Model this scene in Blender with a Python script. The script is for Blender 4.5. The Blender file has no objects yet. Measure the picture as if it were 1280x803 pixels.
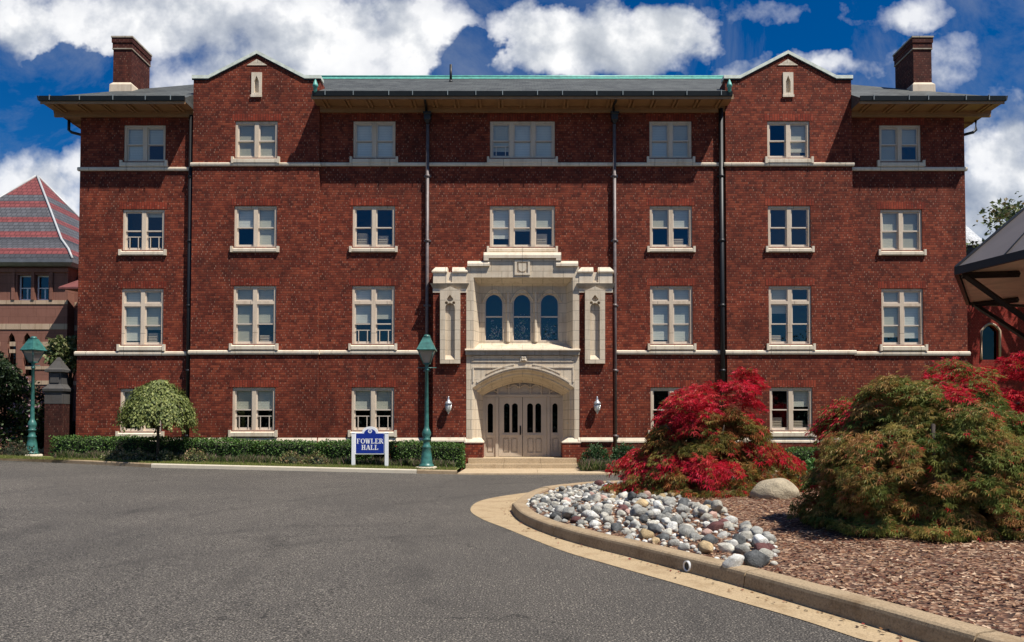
import bpy, bmesh, math, random
import numpy as np
from mathutils import Vector, Matrix, noise
from mathutils.geometry import tessellate_polygon

R = math.radians
random.seed(7)
rng = np.random.default_rng(11)
scene = bpy.context.scene
COL = scene.collection

# ------------------------------------------------------------------ survey
# the photograph's pinhole: focal 1000 px at 1280 px width, standing 29.4 m in front of the facade
DIST, EYE, FPX = 29.4, 1.65, 1000.0
PCX, PCY, PITCH = 653.0, 500.3, R(1.7)
_c, _s = math.cos(PITCH), math.sin(PITCH)

def PX(px, py, Y=0.0):
    """X, Z of the point of the plane y=Y that the photo shows at px, py"""
    u, v = (px - PCX) / FPX, (PCY - py) / FPX
    k = (Y + DIST) / (_c - v * _s)
    return (u * k, EYE + (v * _c + _s) * k)

def PZ(py, Y=0.0):
    return PX(PCX, py, Y)[1]

def PG(px, py, z=0.0):
    """X, Y of the point at height z"""
    u, v = (px - PCX) / FPX, (PCY - py) / FPX
    k = (z - EYE) / (v * _c + _s)
    return (u * k, -DIST + k * (_c - v * _s))

def rise(x):
    return min(0.40, max(0.0, (-1.5 - x) * 0.0225))

# ------------------------------------------------------------------ materials
def new_mat(name):
    m = bpy.data.materials.new(name); m.use_nodes = True
    nt = m.node_tree
    b = nt.nodes['Principled BSDF']
    return m, nt, b

def N(nt, typ, **kw):
    n = nt.nodes.new(typ)
    for k, v in kw.items():
        if k.startswith('i_'):
            key = k[2:]
            key = int(key) if key.isdigit() else key.replace('_', ' ')
            n.inputs[key].default_value = v
        else:
            setattr(n, k, v)
    return n

def math_n(nt, op, a, b=None, c=None):
    n = nt.nodes.new('ShaderNodeMath'); n.operation = op
    for i, v in enumerate((a, b, c)):
        if v is None: continue
        if isinstance(v, (int, float)): n.inputs[i].default_value = v
        else: nt.links.new(v, n.inputs[i])
    return n.outputs[0]

def mixc(nt, fac, a, b, blend='MIX'):
    n = nt.nodes.new('ShaderNodeMix'); n.data_type = 'RGBA'; n.blend_type = blend
    for idx, v in ((0, fac), (6, a), (7, b)):
        if isinstance(v, (int, float)): n.inputs[idx].default_value = v
        elif isinstance(v, tuple): n.inputs[idx].default_value = (*v, 1) if len(v) == 3 else v
        else: nt.links.new(v, n.inputs[idx])
    return n.outputs[2]

def ramp(nt, fac, stops):
    n = nt.nodes.new('ShaderNodeValToRGB')
    e = n.color_ramp.elements
    while len(e) < len(stops): e.new(0.5)
    for el, (p, c) in zip(e, stops):
        el.position = p
        el.color = (*c, 1) if isinstance(c, tuple) else (c, c, c, 1)
    nt.links.new(fac, n.inputs[0])
    return n.outputs[0]

def objco(nt):
    return nt.nodes.new('ShaderNodeTexCoord').outputs['Object']
def uvco(nt):
    return nt.nodes.new('ShaderNodeTexCoord').outputs['UV']
def noise_n(nt, vec, scale, detail=4, rough=0.6):
    n = N(nt, 'ShaderNodeTexNoise', i_Scale=scale, i_Detail=detail, i_Roughness=rough)
    nt.links.new(vec, n.inputs['Vector'])
    return n.outputs['Fac']

def bump(nt, b, h, strength=0.3, dist=0.02):
    n = N(nt, 'ShaderNodeBump', i_Strength=strength, i_Distance=dist)
    nt.links.new(h, n.inputs['Height']); nt.links.new(n.outputs[0], b.inputs['Normal'])

def simple(name, col, rough=0.6, var=0.15, scale=3.0, metal=0.0, bmp=0.0, spec=0.5):
    m, nt, b = new_mat(name)
    f = noise_n(nt, objco(nt), scale, 5)
    lo = tuple(c * (1 - var) for c in col); hi = tuple(min(1, c * (1 + var)) for c in col)
    nt.links.new(ramp(nt, f, [(0.3, lo), (0.7, hi)]), b.inputs['Base Color'])
    b.inputs['Roughness'].default_value = rough
    b.inputs['Metallic'].default_value = metal
    b.inputs['Specular IOR Level'].default_value = spec
    if bmp: bump(nt, b, noise_n(nt, objco(nt), scale * 12, 4), bmp, 0.01)
    return m

def rock(name, col, rough, var, scale, bmp=0.3):
    m, nt, b = new_mat(name); oc = objco(nt)
    oi = nt.nodes.new('ShaderNodeObjectInfo')
    sh = N(nt, 'ShaderNodeVectorMath', operation='ADD'); nt.links.new(oc, sh.inputs[0])
    cb = nt.nodes.new('ShaderNodeCombineXYZ')
    for i in range(3): nt.links.new(math_n(nt, 'MULTIPLY', oi.outputs['Random'], (37.0, 91.0, 13.0)[i]), cb.inputs[i])
    nt.links.new(cb.outputs[0], sh.inputs[1]); v = sh.outputs[0]
    f = noise_n(nt, v, scale*.6, 6, 0.7)
    a = ramp(nt, f, [(0.3, tuple(c*(1 - var) for c in col)), (0.5, col), (0.7, tuple(min(1, c*(1 + var)) for c in col))])
    g = noise_n(nt, v, scale*7, 4, 0.8)
    a = mixc(nt, ramp(nt, g, [(0.5, 0.0), (0.68, 0.5)]), a, tuple(c*.35 for c in col))
    hs = nt.nodes.new('ShaderNodeHueSaturation'); nt.links.new(a, hs.inputs['Color'])
    nt.links.new(math_n(nt, 'ADD', math_n(nt, 'MULTIPLY', oi.outputs['Random'], .55), .72), hs.inputs['Value'])
    nt.links.new(hs.outputs[0], b.inputs['Base Color'])
    b.inputs['Roughness'].default_value = rough; b.inputs['Specular IOR Level'].default_value = .25
    bump(nt, b, noise_n(nt, v, scale*3, 6, .7), 0.55, 0.08)
    return m

def brick_mat(name, c1, c2, c3, vertical=False, speck=0.62):
    m, nt, b = new_mat(name)
    sep = N(nt, 'ShaderNodeSeparateXYZ'); nt.links.new(uvco(nt), sep.inputs[0])
    u, v = sep.outputs[0], sep.outputs[1]
    if vertical: u, v = v, u
    RH, BW = 0.088, 0.165
    if vertical: RH, BW = 0.095, 0.26
    vr = math_n(nt, 'DIVIDE', v, RH)
    row = math_n(nt, 'FLOOR', vr)
    fv = math_n(nt, 'FRACT', vr)
    odd = math_n(nt, 'MULTIPLY', math_n(nt, 'MODULO', math_n(nt, 'ADD', row, 1000), 2), 0.5)
    wr = N(nt, 'ShaderNodeTexWhiteNoise', noise_dimensions='1D'); nt.links.new(row, wr.inputs['W'])
    odd = math_n(nt, 'ADD', odd, math_n(nt, 'MULTIPLY', wr.outputs['Value'], 0.45))
    ur = math_n(nt, 'ADD', math_n(nt, 'DIVIDE', u, BW), odd)
    ci = math_n(nt, 'FLOOR', ur)
    fu = math_n(nt, 'FRACT', ur)
    cell = N(nt, 'ShaderNodeCombineXYZ'); nt.links.new(ci, cell.inputs[0]); nt.links.new(row, cell.inputs[1])
    wn = N(nt, 'ShaderNodeTexWhiteNoise', noise_dimensions='3D'); nt.links.new(cell.outputs[0], wn.inputs['Vector'])
    rnd = wn.outputs['Value']
    base = ramp(nt, rnd, [(0.0, c1), (0.55, c2), (1.0, c3)])
    oc = objco(nt)
    big = noise_n(nt, oc, 0.35, 6, 0.65)
    base = mixc(nt, ramp(nt, big, [(0.40, 0.0), (0.68, 0.75)]), base, tuple(x * 0.55 for x in c1))
    mps = N(nt, 'ShaderNodeMapping'); mps.inputs['Scale'].default_value = (1.6, 1.6, 0.16); nt.links.new(oc, mps.inputs[0])
    strk = noise_n(nt, mps.outputs[0], 1.0, 5, 0.65)
    base = mixc(nt, ramp(nt, strk, [(0.52, 0.0), (0.72, 0.55)]), base, (0.05, 0.018, 0.014))
    base = mixc(nt, ramp(nt, strk, [(0.25, 0.35), (0.42, 0.0)]), base, (0.34, 0.085, 0.045))
    mid = noise_n(nt, oc, 2.2, 6, 0.7)
    base = mixc(nt, ramp(nt, mid, [(0.45, 0.0), (0.8, 0.4)]), base, tuple(min(1, x * 1.5) for x in c3))
    # mortar: beds thin and dull, head joints light
    bed = math_n(nt, 'LESS_THAN', fv, 0.22)
    head = math_n(nt, 'MULTIPLY', math_n(nt, 'LESS_THAN', fu, 0.15), math_n(nt, 'GREATER_THAN', fv, 0.34))
    wn2 = N(nt, 'ShaderNodeTexWhiteNoise', noise_dimensions='3D')
    add = N(nt, 'ShaderNodeVectorMath', operation='ADD'); add.inputs[1].default_value = (31.7, 7.3, 2.1)
    nt.links.new(cell.outputs[0], add.inputs[0]); nt.links.new(add.outputs[0], wn2.inputs['Vector'])
    hl = math_n(nt, 'MULTIPLY', head, ramp(nt, wn2.outputs['Value'], [(0.30, 0.05), (0.95, 1.0)]))
    hl = math_n(nt, 'MULTIPLY', hl, ramp(nt, noise_n(nt, objco(nt), 0.9, 4), [(0.35, 0.35), (0.6, 1.0)]))
    out = mixc(nt, math_n(nt, 'MULTIPLY', bed, 0.62), base, (0.045, 0.020, 0.016))
    out = mixc(nt, math_n(nt, 'MULTIPLY', hl, speck), out, (0.60, 0.40, 0.28))
    nt.links.new(out, b.inputs['Base Color'])
    b.inputs['Roughness'].default_value = 0.85
    b.inputs['Specular IOR Level'].default_value = 0.2
    hgt = math_n(nt, 'SUBTRACT', 1.0, math_n(nt, 'MAXIMUM', bed, head))
    bump(nt, b, hgt, 0.5, 0.012)
    return m

def stone_mat(name, col, bw=0.75, rh=0.36, joint=0.012, stain=0.5):
    m, nt, b = new_mat(name)
    uv = uvco(nt)
    br = N(nt, 'ShaderNodeTexBrick', i_Scale=1.0, i_Mortar_Size=joint, i_Mortar_Smooth=0.2, i_Bias=0.0, i_Brick_Width=bw, i_Row_Height=rh)
    br.inputs['Color1'].default_value = (*[c * 0.93 for c in col], 1)
    br.inputs['Color2'].default_value = (*[min(1, c * 1.05) for c in col], 1)
    br.inputs['Mortar'].default_value = (*[c * 0.45 for c in col], 1)
    nt.links.new(uv, br.inputs['Vector'])
    oc = objco(nt)
    f = noise_n(nt, oc, 1.6, 7, 0.65)
    out = mixc(nt, ramp(nt, f, [(0.5, 0.0), (0.85, stain)]), br.outputs['Color'], tuple(c * x for c, x in zip(col, (0.62, 0.5, 0.36))))
    f2 = noise_n(nt, oc, 14, 4, 0.7)
    out = mixc(nt, ramp(nt, f2, [(0.5, 0.0), (0.8, 0.3)]), out, tuple(c * 0.6 for c in col))
    mps = N(nt, 'ShaderNodeMapping'); mps.inputs['Scale'].default_value = (5, 5, 0.45); nt.links.new(oc, mps.inputs[0])
    out = mixc(nt, ramp(nt, noise_n(nt, mps.outputs[0], 1.0, 5, 0.7), [(0.50, 0.0), (0.72, 0.55)]), out, tuple(c * x for c, x in zip(col, (0.5, 0.43, 0.36))))
    nt.links.new(out, b.inputs['Base Color'])
    b.inputs['Roughness'].default_value = 0.8
    b.inputs['Specular IOR Level'].default_value = 0.25
    bump(nt, b, noise_n(nt, oc, 40, 4), 0.15, 0.01)
    return m

def leaf_mat(name, rough=0.55, trans=0.25):
    m, nt, b = new_mat(name)
    at = N(nt, 'ShaderNodeAttribute', attribute_name='leafcol')
    nt.links.new(at.outputs['Color'], b.inputs['Base Color'])
    b.inputs['Roughness'].default_value = rough
    b.inputs['Specular IOR Level'].default_value = 0.35
    tr = nt.nodes.new('ShaderNodeBsdfTranslucent'); nt.links.new(at.outputs['Color'], tr.inputs['Color'])
    mx = nt.nodes.new('ShaderNodeMixShader'); mx.inputs[0].default_value = trans
    nt.links.new(b.outputs[0], mx.inputs[1]); nt.links.new(tr.outputs[0], mx.inputs[2])
    nt.links.new(mx.outputs[0], nt.nodes['Material Output'].inputs['Surface'])
    return m

def glass_mat(name, tint=(0.75, 0.8, 0.8), base=0.07, rough=0.015, ior=1.9):
    m, nt, b = new_mat(name)
    nt.nodes.remove(b)
    tr = nt.nodes.new('ShaderNodeBsdfTransparent'); tr.inputs[0].default_value = (*tint, 1)
    gl = nt.nodes.new('ShaderNodeBsdfGlossy'); gl.inputs['Roughness'].default_value = rough
    gl.inputs['Color'].default_value = (0.95, 0.97, 1, 1)
    # Schlick's curve, the same from either side of the thin pane
    ge = nt.nodes.new('ShaderNodeNewGeometry'); dt = N(nt, 'ShaderNodeVectorMath', operation='DOT_PRODUCT')
    nt.links.new(ge.outputs['Incoming'], dt.inputs[0]); nt.links.new(ge.outputs['Normal'], dt.inputs[1])
    k = math_n(nt, 'POWER', math_n(nt, 'SUBTRACT', 1.0, math_n(nt, 'ABSOLUTE', dt.outputs['Value'])), 5.0)
    f0 = ((ior - 1)/(ior + 1))**2 + base
    f = math_n(nt, 'ADD', math_n(nt, 'MULTIPLY', k, 1 - f0), f0)
    # old panes are slightly wavy
    bp = N(nt, 'ShaderNodeBump', i_Strength=0.22, i_Distance=0.02)
    nt.links.new(noise_n(nt, objco(nt), 2.5, 2), bp.inputs['Height'])
    nt.links.new(bp.outputs[0], gl.inputs['Normal'])
    mx = nt.nodes.new('ShaderNodeMixShader')
    nt.links.new(f, mx.inputs[0]); nt.links.new(tr.outputs[0], mx.inputs[1]); nt.links.new(gl.outputs[0], mx.inputs[2])
    nt.links.new(mx.outputs[0], nt.nodes['Material Output'].inputs['Surface'])
    return m

def asphalt_mat():
    m, nt, b = new_mat('asphalt')
    oc = objco(nt)
    fine = noise_n(nt, oc, 62, 4, 0.85)
    base = ramp(nt, fine, [(0.37, (0.005, 0.005, 0.005)), (0.5, (0.047, 0.042, 0.036)), (0.61, (0.29, 0.262, 0.228))])
    vo = N(nt, 'ShaderNodeTexVoronoi', i_Scale=36.0); nt.links.new(oc, vo.inputs['Vector'])
    sp = ramp(nt, vo.outputs['Distance'], [(0.16, 1.0), (0.34, 0.0)])
    sepc = N(nt, 'ShaderNodeSeparateColor')
    nt.links.new(vo.outputs['Color'], sepc.inputs[0])
    pick = math_n(nt, 'GREATER_THAN', sepc.outputs[0], 0.55)
    base = mixc(nt, math_n(nt, 'MULTIPLY', math_n(nt, 'MULTIPLY', sp, pick), 0.95), base, (0.38, 0.335, 0.275))
    big = noise_n(nt, oc, 0.22, 6, 0.65)
    base = mixc(nt, ramp(nt, big, [(0.38, 0.3), (0.62, 0.0)]), base, (0.022, 0.022, 0.023))
    mp = N(nt, 'ShaderNodeMapping'); mp.inputs['Scale'].default_value = (0.9, 0.12, 1); mp.inputs['Rotation'].default_value = (0, 0, R(-28))
    nt.links.new(oc, mp.inputs[0])
    str_ = noise_n(nt, mp.outputs[0], 1.1, 5, 0.7)
    base = mixc(nt, ramp(nt, str_, [(0.58, 0.0), (0.72, 0.35)]), base, (0.015, 0.015, 0.016))
    # faint tyre tracks sweeping round the island
    wob = noise_n(nt, oc, 0.35, 3, 0.5)
    for (cx, cy), radii in (((7.0, -17.5), (9.6, 11.2, 13.4, 14.9)), ((2.0, -24.0), (8.2, 9.7))):
        ds = N(nt, 'ShaderNodeVectorMath', operation='DISTANCE'); ds.inputs[1].default_value = (cx, cy, 0); nt.links.new(oc, ds.inputs[0])
        dd = math_n(nt, 'ADD', ds.outputs['Value'], math_n(nt, 'MULTIPLY', wob, 1.6))
        for r_ in radii:
            k = math_n(nt, 'ABSOLUTE', math_n(nt, 'SUBTRACT', dd, r_))
            k = ramp(nt, k, [(0.05, 0.30), (0.22, 0.0)])
            k = math_n(nt, 'MULTIPLY', k, ramp(nt, noise_n(nt, oc, 0.8, 4, 0.6), [(0.4, 0.0), (0.65, 1.0)]))
            base = mixc(nt, k, base, (0.014, 0.014, 0.014))
    # hairline cracks
    cr = N(nt, 'ShaderNodeTexVoronoi', feature='DISTANCE_TO_EDGE', i_Scale=0.28)
    wv = N(nt, 'ShaderNodeVectorMath', operation='ADD'); nt.links.new(oc, wv.inputs[0])
    wn_ = N(nt, 'ShaderNodeTexNoise', i_Scale=1.3, i_Detail=5.0); nt.links.new(oc, wn_.inputs['Vector']); nt.links.new(wn_.outputs['Color'], wv.inputs[1])
    nt.links.new(wv.outputs[0], cr.inputs['Vector'])
    ck = math_n(nt, 'MULTIPLY', ramp(nt, cr.outputs['Distance'], [(0.0, 0.8), (0.004, 0.0)]), ramp(nt, noise_n(nt, oc, 0.3, 3), [(0.5, 0.0), (0.58, 1.0)]))
    base = mixc(nt, ck, base, (0.008, 0.008, 0.008))
    nt.links.new(base, b.inputs['Base Color'])
    b.inputs['Roughness'].default_value = 0.85
    b.inputs['Specular IOR Level'].default_value = 0.25
    bump(nt, b, fine, 0.6, 0.012)
    return m

def concrete_mat(name, col, grit=60, stain=0.45):
    m, nt, b = new_mat(name)
    oc = objco(nt)
    f = noise_n(nt, oc, grit, 3, 0.8)
    base = ramp(nt, f, [(0.3, tuple(c * 0.6 for c in col)), (0.5, col), (0.7, tuple(min(1, c * 1.2) for c in col))])
    g = noise_n(nt, oc, 2.3, 6, 0.7)
    base = mixc(nt, ramp(nt, g, [(0.48, 0.0), (0.75, stain)]), base, tuple(c * x for c, x in zip(col, (0.5, 0.42, 0.33))))
    nt.links.new(base, b.inputs['Base Color'])
    b.inputs['Roughness'].default_value = 0.85
    b.inputs['Specular IOR Level'].default_value = 0.25
    bump(nt, b, f, 0.35, 0.01)
    return m

def slate_mat(name, ca, cb, cm):
    m, nt, b = new_mat(name)
    br = N(nt, 'ShaderNodeTexBrick', i_Scale=1.0, i_Mortar_Size=0.012, i_Mortar_Smooth=0.3, i_Brick_Width=0.24, i_Row_Height=0.17)
    br.inputs['Color1'].default_value = (*ca, 1); br.inputs['Color2'].default_value = (*cb, 1); br.inputs['Mortar'].default_value = (*cm, 1)
    nt.links.new(uvco(nt), br.inputs['Vector'])
    f = noise_n(nt, objco(nt), 1.1, 6, 0.7)
    out = mixc(nt, ramp(nt, f, [(0.42, 0.0), (0.72, 0.6)]), br.outputs['Color'], tuple(min(1, c * 1.9) for c in cb))
    f2 = noise_n(nt, objco(nt), 9, 4, 0.7)
    out = mixc(nt, ramp(nt, f2, [(0.5, 0.0), (0.8, 0.5)]), out, tuple(c * 0.5 for c in ca))
    nt.links.new(out, b.inputs['Base Color'])
    b.inputs['Roughness'].default_value = 0.65
    bump(nt, b, br.outputs['Fac'], 0.5, 0.02)
    return m

def band_roof_mat():
    m, nt, b = new_mat('banded_slate')
    sep = N(nt, 'ShaderNodeSeparateXYZ'); nt.links.new(objco(nt), sep.inputs[0])
    z = sep.outputs[2]
    zz = math_n(nt, 'MULTIPLY', z, 1.0 / 5.2)
    stops = []
    red, gry, dk = (0.23, 0.058, 0.055), (0.105, 0.105, 0.115), (0.06, 0.062, 0.07)
    pat = [(0.0, dk), (0.05, dk), (0.055, red), (0.12, red), (0.125, gry), (0.26, dk), (0.265, red), (0.33, red), (0.335, gry), (0.44, gry), (0.445, red), (0.50, red), (0.505, gry), (0.62, gry), (0.625, red), (0.70, red), (0.705, gry), (0.78, gry), (0.785, red), (0.85, red), (0.855, gry), (1.0, red)]
    r1 = ramp(nt, zz, pat[:20])
    br = N(nt, 'ShaderNodeTexBrick', i_Scale=1.0, i_Mortar_Size=0.018, i_Brick_Width=0.26, i_Row_Height=0.2)
    br.inputs['Color1'].default_value = (1, 1, 1, 1); br.inputs['Color2'].default_value = (0.72, 0.72, 0.72, 1); br.inputs['Mortar'].default_value = (0.35, 0.35, 0.35, 1)
    nt.links.new(uvco(nt), br.inputs['Vector'])
    out = mixc(nt, 1.0, r1, br.outputs['Color'], 'MULTIPLY')
    nt.links.new(out, b.inputs['Base Color'])
    b.inputs['Roughness'].default_value = 0.6
    return m

M = {}
M['brick'] = brick_mat('red_brick', (0.095, 0.019, 0.0108), (0.175, 0.031, 0.0158), (0.28, 0.062, 0.028), speck=0.44)
M['soldier'] = brick_mat('soldier_brick', (0.16, 0.024, 0.013), (0.25, 0.038, 0.019), (0.32, 0.06, 0.028), vertical=True, speck=0.3)
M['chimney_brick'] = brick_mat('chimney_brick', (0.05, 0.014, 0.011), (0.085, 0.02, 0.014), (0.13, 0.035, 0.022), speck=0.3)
M['far_brick'] = brick_mat('far_red_brick', (0.20, 0.02, 0.014), (0.26, 0.025, 0.018), (0.30, 0.035, 0.02), speck=0.25)
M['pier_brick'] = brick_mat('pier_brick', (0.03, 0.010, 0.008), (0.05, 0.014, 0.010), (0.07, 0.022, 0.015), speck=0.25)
M['stone'] = stone_mat('limestone', (0.64, 0.54, 0.405), joint=0.009)
M['trim'] = stone_mat('limestone_trim', (0.72, 0.62, 0.48), bw=1.4, rh=5.0, stain=0.55)
M['frame'] = stone_mat('window_stone', (0.66, 0.54, 0.41), bw=5, rh=5, stain=0.3)
M['weathered'] = stone_mat('weathered_stone', (0.42, 0.36, 0.28), bw=0.9, rh=0.5, stain=0.9)
M['sash'] = simple('sash_paint', (0.62, 0.53, 0.43), 0.5, 0.06)
M['blind'] = None
M['glass'] = glass_mat('window_glass', tint=(0.88, 0.9, 0.88), base=0.045, ior=1.55)
M['dark_glass'] = glass_mat('door_glass', tint=(0.12, 0.12, 0.13), base=0.0, ior=1.5)
M['lamp_glass'] = glass_mat('lamp_glass', tint=(0.85, 0.84, 0.8), base=0.05, rough=0.2, ior=1.5)
nt_ = M['lamp_glass'].node_tree; out_ = nt_.nodes['Material Output']; was = out_.inputs['Surface'].links[0].from_socket
df = nt_.nodes.new('ShaderNodeBsdfDiffuse'); df.inputs[0].default_value = (.55, .52, .46, 1)
tl = nt_.nodes.new('ShaderNodeBsdfTranslucent'); tl.inputs[0].default_value = (.75, .72, .65, 1)
a1 = nt_.nodes.new('ShaderNodeMixShader'); a1.inputs[0].default_value = .5; nt_.links.new(df.outputs[0], a1.inputs[1]); nt_.links.new(tl.outputs[0], a1.inputs[2])
a2 = nt_.nodes.new('ShaderNodeMixShader'); a2.inputs[0].default_value = .55; nt_.links.new(was, a2.inputs[1]); nt_.links.new(a1.outputs[0], a2.inputs[2])
nt_.links.new(a2.outputs[0], out_.inputs['Surface'])
M['interior'] = simple('interior_plaster', (0.025, 0.025, 0.025), 0.9)  # near-black colour stands in for the gloom of unlit rooms
M['door'] = simple('door_paint', (0.50, 0.415, 0.315), 0.5, 0.08, 2.0)
M['door_groove'] = simple('door_groove', (0.36, 0.29, 0.22), 0.6)
M['pipe'] = simple('pipe_paint', (0.15, 0.12, 0.115), 0.45, 0.35, 6)
M['black'] = simple('black_iron', (0.012, 0.012, 0.013), 0.5)
M['gutter'] = simple('gutter_metal', (0.009, 0.011, 0.011), 0.5, 0.3, 5)
M['strap'] = simple('gutter_strap', (0.22, 0.25, 0.25), 0.4)
M['eave'] = simple('eave_paint', (0.29, 0.16, 0.075), 0.6, 0.12)
M['copper'] = simple('green_copper', (0.10, 0.33, 0.27), 0.5, 0.3, 6)
M['coping'] = simple('coping_metal', (0.66, 0.70, 0.60), 0.5, 0.25, 5)
M['slate'] = slate_mat('grey_slate', (0.034, 0.038, 0.036), (0.068, 0.073, 0.068), (0.025, 0.025, 0.025))
M['pale_slate'] = slate_mat('pale_slate', (0.28, 0.29, 0.30), (0.42, 0.43, 0.44), (0.1, 0.1, 0.1))
M['asphalt'] = asphalt_mat()
M['concrete'] = concrete_mat('gutter_concrete', (0.40, 0.30, 0.18), 55, 0.75)
M['kerb'] = concrete_mat('kerb_concrete', (0.34, 0.255, 0.16), 40, 0.75)
M['kerb_pale'] = concrete_mat('kerb_pale', (0.56, 0.50, 0.39), 60, 0.25)
M['walk'] = concrete_mat('walk_concrete', (0.46, 0.355, 0.23), 30)
M['step'] = concrete_mat('step_stone', (0.47, 0.36, 0.23), 25)
M['plinth'] = concrete_mat('plinth_concrete', (0.62, 0.55, 0.43), 40)
M['lamp_green'] = simple('lamp_green', (0.038, 0.14, 0.122), 0.4, 0.4, 7)
M['white_paint'] = simple('white_paint', (0.85, 0.85, 0.85), 0.4, 0.03)
M['sign_blue'] = simple('sign_blue', (0.008, 0.03, 0.26), 0.35, 0.05)
M['lantern_grey'] = simple('lantern_metal', (0.62, 0.63, 0.62), 0.3, 0.1, 5, 0.6)
M['lantern_glass'] = simple('frosted_glass', (0.6, 0.62, 0.6), 0.25, 0.1)
M['grass'] = simple('lawn_base', (0.11, 0.13, 0.03), 0.9, 0.5, 5)
M['soil'] = simple('bed_soil', (0.05, 0.035, 0.022), 0.95, 0.4, 9)
M['leaf'] = leaf_mat('leaf')
M['blade'] = leaf_mat('blade', 0.6, 0.3)
M['bark'] = simple('bark', (0.045, 0.033, 0.025), 0.9, 0.4, 14, bmp=0.5)
M['core'] = simple('inner_twigs', (0.022, 0.028, 0.012), 0.95, 0.4, 12)  # dark solid hull inside hedges and clumps
M['brownstone'] = stone_mat('brownstone', (0.25, 0.115, 0.085), bw=0.9, rh=0.4, joint=0.006, stain=0.5)
M['buff'] = stone_mat('buff_band', (0.50, 0.37, 0.26), bw=0.7, rh=3.0, stain=0.5)
M['grey_cap'] = stone_mat('grey_stone', (0.085, 0.08, 0.075), bw=2, rh=2, stain=0.7)
M['band_roof'] = band_roof_mat()
M['pale_metal'] = simple('pale_metal', (0.42, 0.43, 0.43), 0.4, 0.1)
M['lead'] = simple('lead_sheet', (0.16, 0.17, 0.19), 0.5, 0.2)
M['shelter_roof'] = simple('shelter_roof_metal', (0.15, 0.13, 0.12), 0.4, 0.12, 2)
M['shelter_seam'] = simple('shelter_seam', (0.20, 0.18, 0.165), 0.4)
M['shelter_wood'] = simple('shelter_ceiling', (0.82, 0.66, 0.50), 0.6, 0.15, 3)
M['shelter_dark'] = simple('shelter_beam', (0.02, 0.015, 0.013), 0.5, 0.2)
M['boulder'] = rock('boulder_rock', (0.40, 0.34, 0.24), 0.85, 0.35, 9)
M['drain'] = simple('drain_plastic', (0.8, 0.8, 0.78), 0.4, 0.05)
M['crate'] = simple('cardboard', (0.5, 0.42, 0.32), 0.8)

def blind_mat():
    m, nt, b = new_mat('blind_slats')
    sep = N(nt, 'ShaderNodeSeparateXYZ'); nt.links.new(objco(nt), sep.inputs[0])
    f = math_n(nt, 'FRACT', math_n(nt, 'MULTIPLY', sep.outputs[2], 16.0))
    f = math_n(nt, 'LESS_THAN', f, 0.25)
    nz = noise_n(nt, objco(nt), 0.7, 3)
    a = ramp(nt, nz, [(0.35, (0.60, 0.59, 0.52)), (0.65, (0.74, 0.73, 0.66))])
    oi = nt.nodes.new('ShaderNodeObjectInfo')
    a = mixc(nt, 1.0, a, ramp(nt, oi.outputs['Random'], [(0.0, (1.05, 1.05, 1.05)), (0.4, (0.92, 0.93, 0.9)), (0.7, (0.86, 0.82, 0.70)), (1.0, (0.62, 0.60, 0.52))]), 'MULTIPLY')
    nt.links.new(mixc(nt, math_n(nt, 'MULTIPLY', f, 0.45), a, (0.34, 0.34, 0.31)), b.inputs['Base Color'])
    b.inputs['Roughness'].default_value = 0.7
    return m
M['blind'] = blind_mat()

# river stones
STONES = {
    'white': rock('stone_white', (0.66, 0.65, 0.60), 0.8, 0.4, 3),
    'grey': rock('stone_grey', (0.33, 0.325, 0.295), 0.8, 0.5, 3),
    'pale': rock('stone_pale', (0.50, 0.475, 0.405), 0.8, 0.45, 3),
    'tan': rock('stone_tan', (0.46, 0.34, 0.19), 0.8, 0.35, 3),
    'dark': rock('stone_dark', (0.11, 0.115, 0.115), 0.8, 0.6, 3),
    'maroon': rock('stone_maroon', (0.17, 0.075, 0.07), 0.7, 0.35, 8),
    'pink': rock('stone_pink', (0.50, 0.33, 0.27), 0.7, 0.25, 8),
}

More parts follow.
